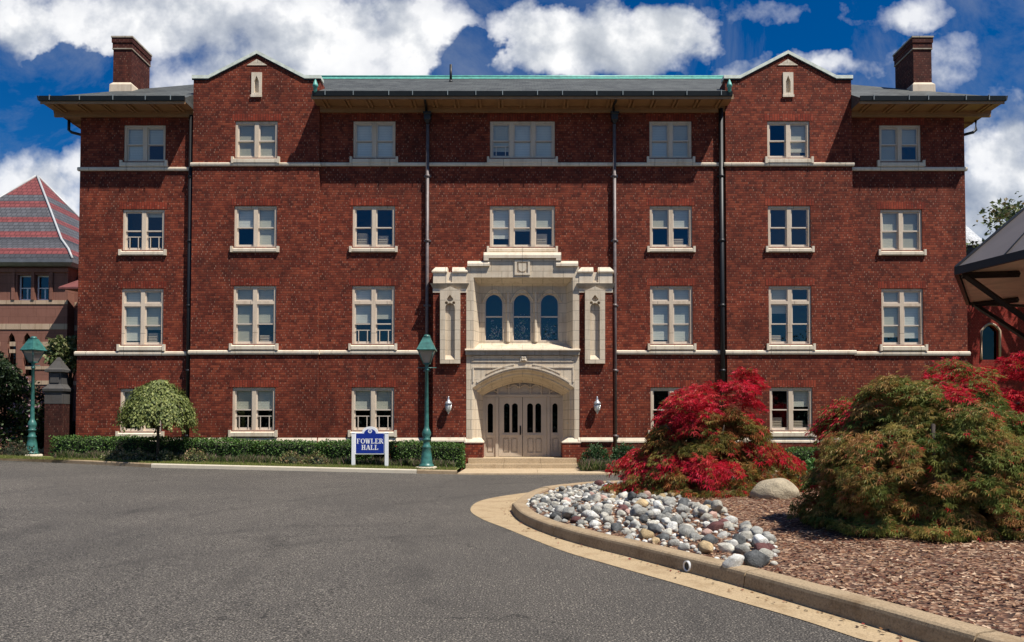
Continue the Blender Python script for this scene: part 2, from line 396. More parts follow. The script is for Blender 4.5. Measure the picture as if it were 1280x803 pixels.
# ------------------------------------------------------------------ mesh builder
class MB:
    def __init__(s): s.v = []; s.f = []; s.m = []; s.sm = []
    def face(s, pts, mat=0, smooth=False):
        n = len(s.v); s.v += [tuple(p) for p in pts]
        s.f.append(tuple(range(n, n + len(pts)))); s.m.append(mat); s.sm.append(smooth)
    def mesh(s, verts, faces, mat=0, smooth=False):
        n = len(s.v); s.v += [tuple(p) for p in verts]
        for f in faces:
            s.f.append(tuple(i + n for i in f)); s.m.append(mat); s.sm.append(smooth)
    def box(s, x0, x1, y0, y1, z0, z1, mat=0):
        v = [(x0,y0,z0),(x1,y0,z0),(x1,y1,z0),(x0,y1,z0),(x0,y0,z1),(x1,y0,z1),(x1,y1,z1),(x0,y1,z1)]
        s.mesh(v, [(0,3,2,1),(4,5,6,7),(0,1,5,4),(1,2,6,5),(2,3,7,6),(3,0,4,7)], mat)
    def hexa(s, v, mat=0):
        s.mesh(v, [(0,3,2,1),(4,5,6,7),(0,1,5,4),(1,2,6,5),(2,3,7,6),(3,0,4,7)], mat)
    def plate(s, outer, holes, y0, y1, mat=0, back=True, reveal=None):
        """upright plate, outline in (x,z), front at y0 and back at y1, with openings"""
        loops = [outer] + list(holes)
        vv = [Vector((p[0], p[1], 0)) for l in loops for p in l]
        tris = tessellate_polygon([[Vector((p[0], p[1], 0)) for p in l] for l in loops])
        for y in ((y0, y1) if back else (y0,)):
            s.mesh([(p.x, y, p.y) for p in vv], [tuple(t) for t in tris], mat)
        for k, l in enumerate(loops):
            n = len(l)
            ym = y1 if (k == 0 or reveal is None) else reveal
            for i in range(n):
                a, b = l[i], l[(i + 1) % n]
                s.face([(a[0], y0, a[1]), (b[0], y0, b[1]), (b[0], ym, b[1]), (a[0], ym, a[1])], mat)
    def loft(s, loops, mat=0, closed=True, smooth=False, cap=False):
        n = len(loops[0]); v = [p for l in loops for p in l]; f = []
        for k in range(len(loops) - 1):
            for i in range(n if closed else n - 1):
                j = (i + 1) % n
                f.append((k*n+i, k*n+j, (k+1)*n+j, (k+1)*n+i))
        if cap:
            f.append(tuple(range(n))); f.append(tuple((len(loops)-1)*n + i for i in range(n)))
        s.mesh(v, f, mat, smooth)
    def lathe(s, prof, n=16, c=(0,0,0), mat=0, smooth=True, rot=0.0):
        loops = [[(c[0]+r*math.cos(rot+2*math.pi*i/n), c[1]+r*math.sin(rot+2*math.pi*i/n), c[2]+z) for i in range(n)] for r, z in prof]
        s.loft(loops, mat, True, smooth, True)
    def tube(s, path, r, n=8, mat=0, smooth=True):
        path = [Vector(p) for p in path]; loops = []
        rr = r if isinstance(r, (list, tuple)) else [r] * len(path)
        for i, p in enumerate(path):
            d = (path[min(i+1, len(path)-1)] - path[max(i-1, 0)]).normalized()
            a = d.cross(Vector((0, 0, 1)))
            if a.length < 0.05: a = d.cross(Vector((1, 0, 0)))
            a.normalize(); b = d.cross(a)
            loops.append([p + rr[i]*(a*math.cos(2*math.pi*k/n) + b*math.sin(2*math.pi*k/n)) for k in range(n)])
        s.loft(loops, mat, True, smooth, True)
    def build(s, name, mats, parent=None, org=(0,0,0), recalc=True):
        me = bpy.data.meshes.new(name)
        o0 = org
        me.from_pydata([(x-o0[0], y-o0[1], z-o0[2]) for x, y, z in s.v], [], s.f)
        if not isinstance(mats, (list, tuple)): mats = [mats]
        for m in mats: me.materials.append(m)
        me.polygons.foreach_set('material_index', s.m)
        me.polygons.foreach_set('use_smooth', s.sm)
        if recalc:
            bm = bmesh.new(); bm.from_mesh(me)
            bmesh.ops.remove_doubles(bm, verts=bm.verts, dist=0.0004)
            bmesh.ops.recalc_face_normals(bm, faces=bm.faces)
            bm.to_mesh(me); bm.free()
        uv = me.uv_layers.new(name='UVMap')
        data = np.zeros(len(me.loops) * 2, dtype=np.float32)
        for p in me.polygons:
            nx, ny, nz = abs(p.normal.x), abs(p.normal.y), abs(p.normal.z)
            for li in p.loop_indices:
                c = me.vertices[me.loops[li].vertex_index].co
                X, Y, Z = c.x + o0[0], c.y + o0[1], c.z + o0[2]
                if nz > 0.75: a = (X, Y)
                elif nx > ny: a = (Y, Z)
                else: a = (X, Z)
                data[li*2], data[li*2+1] = a
        uv.data.foreach_set('uv', data)
        o = bpy.data.objects.new(name, me); COL.objects.link(o)
        if parent is not None: o.parent = parent
        else: o.location = o0
        return o

def tag(o, label, cat, group=None, kind=None):
    if label: o['label'] = label
    if cat: o['category'] = cat
    if group: o['group'] = group
    if kind: o['kind'] = kind
    return o
def structure(o):
    o['kind'] = 'structure'; return o
def empty(name, loc, label=None, cat=None, group=None):
    o = bpy.data.objects.new(name, None); COL.objects.link(o); o.location = loc
    o.empty_display_size = 0.2
    return tag(o, label, cat, group)
def copy_tree(o, parent=None):
    c = o.copy(); COL.objects.link(c)
    if parent is not None: c.parent = parent
    for ch in [x for x in KIDS.get(o.name, [])]: copy_tree(ch, c)
    return c
KIDS = {}
def index_kids(o):
    KIDS.clear()
    for x in scene.objects:
        if x.parent is not None: KIDS.setdefault(x.parent.name, []).append(x)

# ------------------------------------------------------------------ leaves
LEAF = {
    'oval': ([(0,0,0),(0.32,0.45,0.06),(0,1,-0.04),(-0.32,0.45,0.06)], [(0,1,2),(0,2,3)]),
    'spray': ([(0,0,0),(0.30,0.25,0.05),(0.12,0.55,0.0),(0.42,0.75,-0.08),(0.0,1.05,-0.12),(-0.42,0.75,-0.08),(-0.12,0.55,0.0),(-0.30,0.25,0.05)],
              [(0,1,2),(0,2,6),(0,6,7),(2,3,4),(2,4,6),(6,4,5)]),
    'palm': ([(0,0,0), (-0.07,0.45,0.03),(0.0,1.0,-0.16),(0.07,0.45,0.03),
              (0.26,0.36,0.03),(0.62,0.72,-0.18),(0.36,0.26,0.03),
              (-0.36,0.26,0.03),(-0.62,0.72,-0.18),(-0.26,0.36,0.03),
              (0.32,0.05,0.0),(0.68,0.12,-0.16),(0.30,-0.06,0.0),
              (-0.32,0.05,0.0),(-0.68,0.12,-0.16),(-0.30,-0.06,0.0)],
             [(0,3,2),(0,2,1),(0,6,5),(0,5,4),(0,9,8),(0,8,7),(0,12,11),(0,11,10),(0,13,14),(0,14,15)]),
    'blade': ([(-0.05,0,0),(0.05,0,0),(0.035,0.55,0.0),(0.0,1.0,-0.12),(-0.035,0.55,0.0)], [(0,1,2,4),(4,2,3)]),
    'chip': ([(-0.16,-0.5,0),(0.16,-0.46,0),(0.13,0.5,0.03),(-0.12,0.46,0.03)], [(0,1,2,3)]),
}
def norm(a):
    return a / np.maximum(np.linalg.norm(a, axis=1, keepdims=True), 1e-6)
def leaf_mesh(name, shape, c, tip, nrm, size, col, mat, parent=None, org=(0,0,0), core=None, core_mat=None):
    """one mesh of many small leaves; col (N,3) is each leaf's own colour"""
    T, F = LEAF[shape]; T = np.array(T)
    n = len(c); a = norm(tip); b = norm(np.cross(a, nrm)); k = np.cross(b, a)
    V = c[:, None, :] + size[:, None, None] * (T[None, :, 0:1]*b[:, None, :] + T[None, :, 1:2]*a[:, None, :] + T[None, :, 2:3]*k[:, None, :])
    V = V.reshape(-1, 3) - np.array(org)
    nv = len(T)
    faces = []
    for f in F:
        arr = np.array(f)[None, :] + (np.arange(n) * nv)[:, None]
        faces += arr.tolist()
    verts = V.tolist(); nleaf = len(faces)
    cols = np.repeat(np.concatenate([col, np.ones((n, 1))], axis=1), nv, axis=0)
    if core is not None:
        off = len(verts)
        verts += [(x-org[0], y-org[1], z-org[2]) for x, y, z in core.v]
        faces += [[i + off for i in f] for f in core.f]
        cols = np.concatenate([cols, np.tile(np.array([[0.02, 0.025, 0.012, 1.0]]), (len(core.v), 1))])
    me = bpy.data.meshes.new(name)
    me.from_pydata(verts, [], faces)
    me.materials.append(mat)
    if core is not None:
        me.materials.append(core_mat)
        idx = np.zeros(len(faces), dtype=np.int32); idx[nleaf:] = 1
        me.polygons.foreach_set('material_index', idx)
    at = me.color_attributes.new('leafcol', 'FLOAT_COLOR', 'POINT')
    at.data.foreach_set('color', cols.astype(np.float32).ravel())
    o = bpy.data.objects.new(name, me); COL.objects.link(o)
    if parent is not None: o.parent = parent
    else: o.location = org
    return o

def pick_cols(n, pal, jit=0.25):
    pal = np.array(pal); i = rng.integers(0, len(pal), n)
    return pal[i] * (1 + rng.uniform(-jit, jit, (n, 1)))

def ico(sub, seed, amp, freq, sx=1, sy=1, sz=1):
    bm = bmesh.new(); bmesh.ops.create_icosphere(bm, subdivisions=sub, radius=1)
    for v in bm.verts:
        d = noise.noise(v.co * freq + Vector((seed*3.1, seed*1.7, seed*0.9)))
        v.co *= 1 + amp * d
        v.co = Vector((v.co.x*sx, v.co.y*sy, v.co.z*sz))
    vs = [tuple(v.co) for v in bm.verts]; fs = [tuple(v.index for v in f.verts) for f in bm.faces]
    bm.free(); return vs, fs
# ------------------------------------------------------------------ the ground, road and kerbs
XB = [-400, -60, -19.28, -17.2, -12, -8, -4, -1.5, 0, 3, 8, 20, 60, 400]     # x breaks: rise() is straight between them
def sheet(name, mat, y_lo, y_hi, dz, xb=XB, parent=None):
    """strip of ground following the gentle rise to the left; y_lo / y_hi may be functions of x"""
    b = MB()
    f = lambda g, x: g(x) if callable(g) else g
    for x0, x1 in zip(xb, xb[1:]):
        b.face([(x0, f(y_lo, x0), rise(x0)+dz), (x1, f(y_lo, x1), rise(x1)+dz), (x1, f(y_hi, x1), rise(x1)+dz), (x0, f(y_hi, x0), rise(x0)+dz)])
    return structure(b.build(name, mat))

def kerb_y(x):          # building-side edge of the road
    if x >= -12: return -3.5
    if x >= -17.2: return -3.5 + (-12 - x) * 0.36
    return -1.63 + (-17.2 - x) * 0.22

sheet('ground', M['soil'], -400, 700, -0.03)
def drive_surf():
    return sheet('road', M['asphalt'], -90, kerb_y, 0.0, xb=[-45, -30, -19.28, -17.2, -12, -8, -4, -1.5, 0, 3, 8, 20, 60])
drive_surf()
XL = [-45, -30, -19.28, -17.2, -12, -8, -4, -2.15]
sheet('lawn', M['grass'], lambda x: kerb_y(x) + 0.16, 0.3, 0.115, xb=XL)
sheet('lawn', M['grass'], lambda x: kerb_y(x) + 0.16, 0.3, 0.115, xb=[3.1, 8, 16, 60])
# wider grounds behind and beside the halls
sheet('lawn', M['grass'], 0.31, 60, 0.10, xb=[-60, -19.28, -16.6])
sheet('lawn', M['grass'], 0.31, 60, 0.10, xb=[16.6, 30, 60])

def kerb_line(name, mat, xs):
    b = MB()
    prof = [(0, -0.05), (0.0, 0.10), (0.02, 0.125), (0.16, 0.13), (0.16, -0.05)]
    loops = [[(x, kerb_y(x) + py, rise(x) + pz) for py, pz in prof] for x in xs]
    b.loft(loops, 0, False, False, False)
    return structure(b.build(name, mat))
kerb_line('kerb', M['kerb'], [-45, -30, -19.28, -17.2, -14.5, -12.02])
kerb_line('kerb', M['kerb_pale'], [-12.0, -8, -4, -3.42])
kerb_line('kerb', M['kerb'], [-3.4, -2.12])
kerb_line('kerb', M['kerb'], [3.12, 8, 20, 60])
# walk in front of the steps, flush with the road
b = MB()
x0, x1 = -2.1, 3.1
v0, v1 = -1.95, 1.95
b.hexa([(x0, -3.52, -0.05), (0.5, -3.52, -0.05), (0.5, -0.5, -0.05), (v0, -0.5, -0.05), (x0, -3.52, 0.05), (0.5, -3.52, 0.05), (0.5, -0.5, 0.10), (v0, -0.5, 0.10)])
b.hexa([(0.508, -3.52, -0.05), (x1, -3.52, -0.05), (v1, -1.7, -0.05), (0.508, -1.7, -0.05), (0.508, -3.52, 0.05), (x1, -3.52, 0.05), (v1, -1.7, 0.085), (0.508, -1.7, 0.085)])
b.hexa([(0.508, -1.69, -0.05), (v1, -1.69, -0.05), (v1, -0.5, -0.05), (0.508, -0.5, -0.05), (0.508, -1.69, 0.085), (v1, -1.69, 0.085), (v1, -0.5, 0.10), (0.508, -0.5, 0.10)])
structure(b.build('walkway', M['walk']))

# ---- the planted island
def resample(pts, step):
    out = [pts[0]]
    # Catmull-Rom, then even spacing
    dense = []
    P = [pts[0]] + list(pts) + [pts[-1]]
    for i in range(1, len(P) - 2):
        p0, p1, p2, p3 = [np.array(p) for p in P[i-1:i+3]]
        for t in np.linspace(0, 1, 24, endpoint=False):
            dense.append(0.5*((2*p1) + (-p0+p2)*t + (2*p0-5*p1+4*p2-p3)*t*t + (-p0+3*p1-3*p2+p3)*t**3))
    dense.append(np.array(pts[-1]))
    acc = 0; out = [dense[0]]
    for a, b_ in zip(dense, dense[1:]):
        acc += np.linalg.norm(b_ - a)
        if acc >= step: out.append(b_); acc = 0
    return [tuple(p) for p in out]

front = [PG(px, py, 0.0) for px, py in [(1180, 812), (1100, 787), (1000, 757), (920, 733), (850, 714), (790, 698), (720, 680), (675, 665), (649, 652), (639, 640)]]
back = [PG(px, py, 0.14) for px, py in [(641, 629), (660, 615.5), (691, 608), (764, 602)]]
k0, k1 = front[0], front[2]
dx, dy = (k0[0]-k1[0]), (k0[1]-k1[1])
near = [(k0[0] + dx*t, k0[1] + dy*t) for t in (6.0, 2.0)]
island = near + front + back + [(6.5, -7.7), (12.0, -7.3), (17.0, -8.6), (19.5, -13.0), (19.0, -22.0), (15.0, -31.0)]
curve = resample(island, 0.22)
def normals(c):
    out = []
    for i in range(len(c)):
        a, b_ = np.array(c[max(0, i-1)]), np.array(c[min(len(c)-1, i+1)])
        d = b_ - a; d /= max(1e-6, np.linalg.norm(d))
        out.append((d[1], -d[0]))     # points into the island
    return out
cn = normals(curve)
# keep the normal pointing inward
ctr = np.array((7.0, -17.0))
if np.dot(np.array(cn[20]), ctr - np.array(curve[20])) < 0: cn = [(-a, -b_) for a, b_ in cn]
def offset(d): return [(p[0]+n[0]*d, p[1]+n[1]*d) for p, n in zip(curve, cn)]
prof = [(0.0, -0.04), (0.012, 0.03), (0.024, 0.125), (0.034, 0.150), (0.056, 0.166), (0.085, 0.171), (0.24, 0.172), (0.268, 0.162), (0.28, 0.12), (0.28, -0.04)]
b = MB()
cuts = []
for px, py in ((691, 671), (932, 737), (1230, 826)):
    q = np.array(PG(px, py, 0)); cuts.append(int(np.argmin([np.hypot(*(np.array(p) - q)) for p in curve])))
cuts += list(range(max(cuts) + 14, len(curve) - 2, 14)) + [min(range(len(curve)), key=lambda i: np.hypot(*(np.array(curve[i]) - np.array(PG(700, 606.5, .14)))))]
cuts = sorted(set(cuts)); prev = 0
offs = {d: offset(d) for d, _ in prof}
for c_ in cuts + [len(curve) - 1]:
    idx = list(range(prev, c_ + 1))
    if len(idx) > 1:
        jit = rng.uniform(-0.006, 0.006)
        loops = []
        for k, i in enumerate(idx):
            sh = (0, 0)
            if k == 0 and prev: 
                t = np.array(curve[i+1]) - np.array(curve[i]); t = t/np.linalg.norm(t)*0.016; sh = t
            loops.append([(offs[d][i][0]+sh[0], offs[d][i][1]+sh[1], z + jit) for d, z in prof])
        b.loft(loops, 0, False, False, False)
        b.face(loops[0]); b.face(loops[-1])
    prev = c_
structure(b.build('island_kerb', M['kerb']))
# gutter pan of concrete along the kerb foot, wide at the nose
pan_px = [(1190, 833), (1085, 803), (1000, 775), (900, 746), (820, 723), (760, 706), (700, 688), (632, 661), (600, 648), (588, 637), (602, 626), (645, 618)]
pan = [PG(px, py, 0) for px, py in pan_px]
pan = [(pan[0][0] + (pan[0][0]-pan[2][0])*5.5, pan[0][1] + (pan[0][1]-pan[2][1])*5.5)] + pan + [PG(700, 611, 0.02), PG(760, 607, 0.02), PG(830, 606, 0.0)]
pc = resample(pan, 0.2)
inner = offset(0.03)
b = MB()
prevq = None
lastj = 0
for p in pc:
    js = [j for j in range(lastj, min(len(inner), lastj + 30))]
    j = min(js, key=lambda j: np.hypot(inner[j][0]-p[0], inner[j][1]-p[1])); lastj = j
    q = ((p[0], p[1], 0.006), (inner[j][0], inner[j][1], 0.004))
    if prevq: b.face([prevq[0], q[0], q[1], prevq[1]])
    prevq = q
structure(b.build('gutter_pan', M['concrete']))

# mulch bed, gently mounded
ring0 = offset(0.27)
def mound(x, y):
    """height of the mulch above the road"""
    d = min(np.hypot(x - p[0], y - p[1]) for p in ring0[::2])
    return 0.125 + 0.26 * (1 - math.exp(-d / 2.2)) + 0.018 * noise.noise(Vector((x*1.7, y*1.7, 0)))
b = MB(); rings = []
C0 = np.array((7.5, -17.0))
pts = ring0
for s_ in (1.0, 0.985, 0.96, 0.93, 0.89, 0.84, 0.78, 0.7, 0.6, 0.48, 0.34, 0.18):
    ring = []
    for p in pts:
        q = C0 + (np.array(p) - C0) * s_
        ring.append((q[0], q[1], 0.115 if s_ == 1.0 else mound(q[0], q[1])))
    rings.append(ring)
b.loft(rings, 0, True, True)
b.face(rings[-1])
m, nt, bs = new_mat('mulch')
oc = objco(nt)
vo = N(nt, 'ShaderNodeTexVoronoi', i_Scale=26.0); nt.links.new(oc, vo.inputs['Vector'])
sp_ = N(nt, 'ShaderNodeSeparateColor'); nt.links.new(vo.outputs['Color'], sp_.inputs[0])
cc = ramp(nt, sp_.outputs[0], [(0.0, (0.035, 0.016, 0.01)), (0.4, (0.12, 0.055, 0.032)), (0.75, (0.22, 0.12, 0.07)), (1.0, (0.40, 0.28, 0.19))])
nt.links.new(cc, bs.inputs['Base Color']); bs.inputs['Roughness'].default_value = 0.95
bump(nt, bs, vo.outputs['Distance'], 0.8, 0.03)
M['mulch'] = m
structure(b.build('mulch_bed', M['mulch']))

# dead leaves and grit drifted into the gutter
n = 420
ii = rng.integers(4, len(curve)//2, n)
off_ = -rng.exponential(.07, n) - .02
gx = np.array([curve[i][0] + cn[i][0]*d for i, d in zip(ii, off_)]) + rng.normal(0, .06, n)
gy = np.array([curve[i][1] + cn[i][1]*d for i, d in zip(ii, off_)]) + rng.normal(0, .06, n)
keep = np.array([min(np.hypot(x - p[0], y - p[1]) for p in inner[::3]) > .03 for x, y in zip(gx, gy)])
gx, gy = gx[keep], gy[keep]; n = len(gx)
th = rng.uniform(0, 6.28, n)
o = leaf_mesh('fallen_leaves', 'oval', np.stack([gx, gy, rng.uniform(.012, .022, n)], 1), np.stack([np.cos(th), np.sin(th), rng.normal(0, .1, n)], 1), np.stack([rng.normal(0, .2, n), rng.normal(0, .2, n), np.ones(n)], 1),
              rng.uniform(.02, .055, n), pick_cols(n, [(.12, .06, .03), (.20, .10, .04), (.07, .04, .025), (.25, .04, .03)], .3), M['leaf'])
tag(o, 'dead leaves and bits of bark drifted along the kerb gutter', 'leaves', kind='stuff')
# loose wood chips over the bed where one can see them
n = 42000
cx_, cy_ = rng.uniform(0.9, 7.5, n), rng.uniform(-25.5, -10.5, n)
poly = np.array(ring0)
def inside(x, y, poly):
    c = np.zeros(len(x), bool); j = len(poly) - 1
    for i in range(len(poly)):
        xi, yi, xj, yj = poly[i][0], poly[i][1], poly[j][0], poly[j][1]
        hit = ((yi > y) != (yj > y)) & (x < (xj - xi) * (y - yi) / (yj - yi + 1e-12) + xi)
        c ^= hit; j = i
    return c
dist_cam = cy_ + DIST
ok = inside(cx_, cy_, poly) & (cx_ / dist_cam < 0.72) & (dist_cam > 4.5)
cx_, cy_ = cx_[ok], cy_[ok]
cz = np.array([mound(x, y) for x, y in zip(cx_, cy_)]) + rng.uniform(0.004, 0.03, len(cx_))
n = len(cx_)
nr = np.stack([rng.normal(0, .35, n), rng.normal(0, .35, n), np.ones(n)], 1)
th = rng.uniform(0, 6.28, n)
tp = np.stack([np.cos(th), np.sin(th), rng.normal(0, .15, n)], 1)
o = leaf_mesh('wood_chips', 'chip', np.stack([cx_, cy_, cz], 1), tp, nr, rng.uniform(0.02, 0.07, n),
              pick_cols(n, [(0.09, 0.035, 0.02), (0.17, 0.07, 0.035), (0.27, 0.135, 0.07), (0.44, 0.27, 0.16), (0.60, 0.44, 0.30), (0.13, 0.04, 0.022)]), M['leaf'])
tag(o, 'brown wood chip mulch spread over the planted island', 'mulch', kind='stuff')

# ------------------------------------------------------------------ the brick hall
hall = empty('brick_building', (0, 0, 0), 'four storey red brick hall with two gables and pale stone entrance', 'building')
YC, YG, YW = 0.0, -0.15, 0.10           # wall planes: centre, gabled bays, end wings
XG0, XG1, XE = 7.5, 12.17, 16.46
YB = 10.4
COLS = {'B': (9.83, .785), 'C': (5.5, .785), 'A': (14.07, .775)}
DW = 1.205                               # half width of the triple window
rows_c = {4: (151.5, 197.5), 3: (257.5, 309.0), 2: (357.5, 430.5), 1: (484.5, 538.5)}
rows_w = {4: (156.5, 202.0), 3: (262.0, 313.0), 2: (361.0, 431.5), 1: (486.0, 540.0)}
def rect(x0, x1, z0, z1): return [(x0, z0), (x1, z0), (x1, z1), (x0, z1)]
def soldier(b, x, hw, z, y):
    b.box(x - hw - 0.12, x + hw + 0.12, y - 0.006, y + 0.02, z + 0.012, z + 0.27, 1)

wins = []      # (x, half width, z bottom, z top, wall plane, row, key)
def sect(name, x0, x1, y, cols, rows, ztop, extra_holes=(), outline=None):
    b = MB(); holes = []
    for key, x, hw, rws in cols:
        for r in rws:
            zt, zb = PZ(rows[r][0], y), PZ(rows[r][1], y)
            holes.append(rect(x - hw, x + hw, zb, zt)); soldier(b, x, hw, zt, y)
            wins.append((x, hw, zb, zt, y, r, key))
    b.plate(outline or rect(x0, x1, -0.3, ztop), list(holes) + list(extra_holes), y, y + 0.35)
    return b.build(name, [M['brick'], M['soldier']], hall)
z_c = PZ(131, YC); z_w = PZ(139.5, YW)
XOR = (-1.50, 1.50)
sect('wall', -XG0, XG0, YC, [('C', -5.5, .785, (4, 3, 2, 1)), ('E', 5.5, .785, (4, 3, 2, 1)), ('D', 0.0, DW, (4, 3))], rows_c, z_c,
     [rect(-1.9, 1.9, -0.25, PZ(336, YC))])
for sg, k in ((-1, 'B'), (1, 'F')):
    zs, za = PZ(99, YG), PZ(68, YG)
    xc = sg * 9.83
    xs = sorted((sg*XG0, sg*XG1))
    w = (60 * 0.0296, 76 * 0.0296)
    out = [(xs[0], -0.3), (xs[1], -0.3), (xs[1], zs), (xc + 1.75, zs), (xc, za), (xc - 1.75, zs), (xs[0], zs)]
    nz0, nz1 = PZ(121, YG), PZ(91, YG)
    sect('gable_wall', xs[0], xs[1], YG, [(k, xc, .785, (4, 3, 2, 1))], rows_c, zs, [rect(xc - .19, xc + .19, nz0, nz1)], out)
    # coping
    cp = MB(); yy0, yy1 = YG - 0.06, YG + 0.40
    line = [(xs[0] - 0.05, zs), (xc - 1.78, zs), (xc, za), (xc + 1.78, zs), (xs[1] + 0.05, zs)]
    for (ax, az), (bx_, bz) in zip(line, line[1:]):
        t = 0.125
        cp.hexa([(ax, yy0, az+.002), (bx_, yy0, bz+.002), (bx_, yy1, bz+.002), (ax, yy1, az+.002), (ax, yy0, az + t), (bx_, yy0, bz + t), (bx_, yy1, bz + t), (ax, yy1, az + t)])
        cp.hexa([(ax, yy0+.03, az-.045), (bx_, yy0+.03, bz-.045), (bx_, YG-.003, bz-.045), (ax, YG-.003, az-.045), (ax, yy0+.03, az), (bx_, yy0+.03, bz), (bx_, YG-.003, bz), (ax, YG-.003, az)], 1)
    cp.build('gable_coping', [M['coping'], M['gutter']], hall)
    b = MB()
    b.plate([(xc - .38, za - .42), (xc + .38, za - .42), (xc, za - .19)], [], YG - 0.02, YG + 0.02)
    b.build('gable_stone', M['trim'], hall)
    # slender pointed niche
    nb = MB()
    hole = [(xc - .085, nz0 + .14), (xc + .085, nz0 + .14), (xc + .085, nz1 - .34), (xc, nz1 - .12), (xc - .085, nz1 - .34)]
    nb.plate(rect(xc - .19, xc + .19, nz0, nz1), [hole], YG - 0.035, YG + 0.10)
    nb.box(xc - .19, xc + .19, YG + 0.101, YG + 0.14, nz0, nz1)
    nb.box(xc - .21, xc + .21, YG - 0.06, YG - .036, nz0 - .03, nz0 + .06)
    nb.build('gable_niche', M['trim'], hall)
    # gable roof behind the parapet
    rb = MB(); zr_ = za - 0.12
    for s2 in (-1, 1):
        rb.face([(xc, YG + .38, zr_), (xc, 4.2, zr_), (xc + s2*2.45, 4.2, zs - .35), (xc + s2*2.45, YG + .38, zs - .35)])
    rb.build('gable_roof', M['slate'], hall)
for sg, k in ((-1, 'A'), (1, 'G')):
    xs = sorted((sg*XG1, sg*XE))
    sect('wall', xs[0], xs[1], YW, [(k, sg*14.07, .775, (4, 3, 2, 1))], rows_w, z_w)
# sides, back and the returns of the bays
b = MB()
for sg in (-1, 1):
    b.box(min(sg*XE, sg*(XE-.34)), max(sg*XE, sg*(XE-.34)), YW + .352, YB - .002, -0.3, z_w)
    zs = PZ(99, YG)
    for x, ye in ((sg*XG0, YC + .34), (sg*XG1, YW + .34)):
        inner_x = x + (0.3 if abs(x) == XG0 else -0.3) * sg
        b.box(min(x, inner_x)+.001, max(x, inner_x)-.001, YG + .351, 2.2, z_c - 0.6, zs - .002)
b.box(-XE, XE, YB, YB + .3, -0.3, z_w)
b.build('side_wall', M['brick'], hall)
b = MB()
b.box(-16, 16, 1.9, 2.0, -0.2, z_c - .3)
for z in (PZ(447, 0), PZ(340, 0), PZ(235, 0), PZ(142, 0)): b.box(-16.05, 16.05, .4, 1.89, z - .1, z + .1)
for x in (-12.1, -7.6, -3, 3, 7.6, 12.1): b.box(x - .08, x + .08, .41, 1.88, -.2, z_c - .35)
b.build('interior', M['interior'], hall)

# string courses, mitred by butting
def course(py0, py1, y, x0, x1, name='string_course'):
    b = MB(); z1, z0 = PZ(py0, y), PZ(py1, y)
    b.loft([[(x, y + .05, z0), (x, y - .06, z0), (x, y - .075, z0 + .05), (x, y - .075, z1 - .04), (x, y - .004, z1), (x, y + .05, z1)] for x in (x0, x1)], 0, True, False, True)
    return b.build(name, M['trim'], hall)
for py0, py1, dw in ((203.3, 208.2, 5.8), (438.0, 443.3, 1.4)):
    course(py0, py1, YC, -XG0 + .003, XG0 - .003) if py0 < 300 else [course(py0, py1, YC, -XG0 + .003, -3.38), course(py0, py1, YC, 3.38, XG0 - .003)]
    for sg in (-1, 1):
        course(py0, py1, YG, *sorted((sg*(XG0 - .06), sg*(XG1 + .06))))
        course(py0 + dw, py1 + dw, YW, *sorted((sg*(XG1 + .064), sg*(XE + .07))))
# water table near the ground
for x0, x1, y in ((-XG0, -3.4, YC), (3.4, XG0, YC), (-XG1, -XG0 - .003, YG), (XG0 + .003, XG1, YG), (-XE, -XG1 - .003, YW), (XG1 + .003, XE, YW)):
    b = MB(); z1, z0 = PZ(547.5, y), PZ(553.5, y)
    b.loft([[(x, y + .05, -0.3), (x, y - .045, -0.3), (x, y - .045, z0 - .003), (x, y + .05, z0 - .003)] for x in (x0, x1)], 0, True, False, True)
    b.loft([[(x, y + .05, z0), (x, y - .06, z0), (x, y - .06, z0 + .05), (x, y - .004, z1), (x, y + .05, z1)] for x in (x0 + .002, x1 - .002)], 1, True, False, True)
    b.build('water_table', [M['brick'], M['trim']], hall)

# ---- windows.  lights: (blind drop as a share of the height) per light, left to right
BL = {
 ('A',4): (1.0, .52), ('B',4): (1, 1), ('C',4): (1, 1), ('D',4): (.8, 1, 1), ('E',4): (1, 1), ('F',4): (0, .82), ('G',4): (1, .55),
 ('A',3): (0.0, 0.12), ('B',3): (.48, 1), ('C',3): (0, 0), ('D',3): (.78, .58, .5), ('E',3): (.5, .5), ('F',3): (0, 0), ('G',3): (1, 1),
 ('A',2): (.93, .72), ('B',2): (1, .62), ('C',2): (.62, .55), ('E',2): (.93, .95), ('F',2): (.45, 0), ('G',2): (.86, .88),
 ('A',1): (.5, .5), ('B',1): (.5, .5), ('C',1): (.52, .52), ('E',1): (0, 0), ('F',1): (0, .42), ('G',1): (.5, .5),
}
GUARD = {('A',3): (0, 1), ('C',2): (0, 1), ('B',1): (0, 1), ('C',1): (0, 1), ('B',2): (), ('D',4): (0,)}
BOX = {('C',3): ((0, .62), (1, .5)), ('E',3): ((1, .3),), ('F',4): ((1, .4),), ('A',2): ((1, .5),), ('E',2): (), ('F',2): ((0, .3),), ('F',1): ((0, .5), (1, .35)), ('B',2): ((1, .3),), ('D',3): ((2, .6),)}
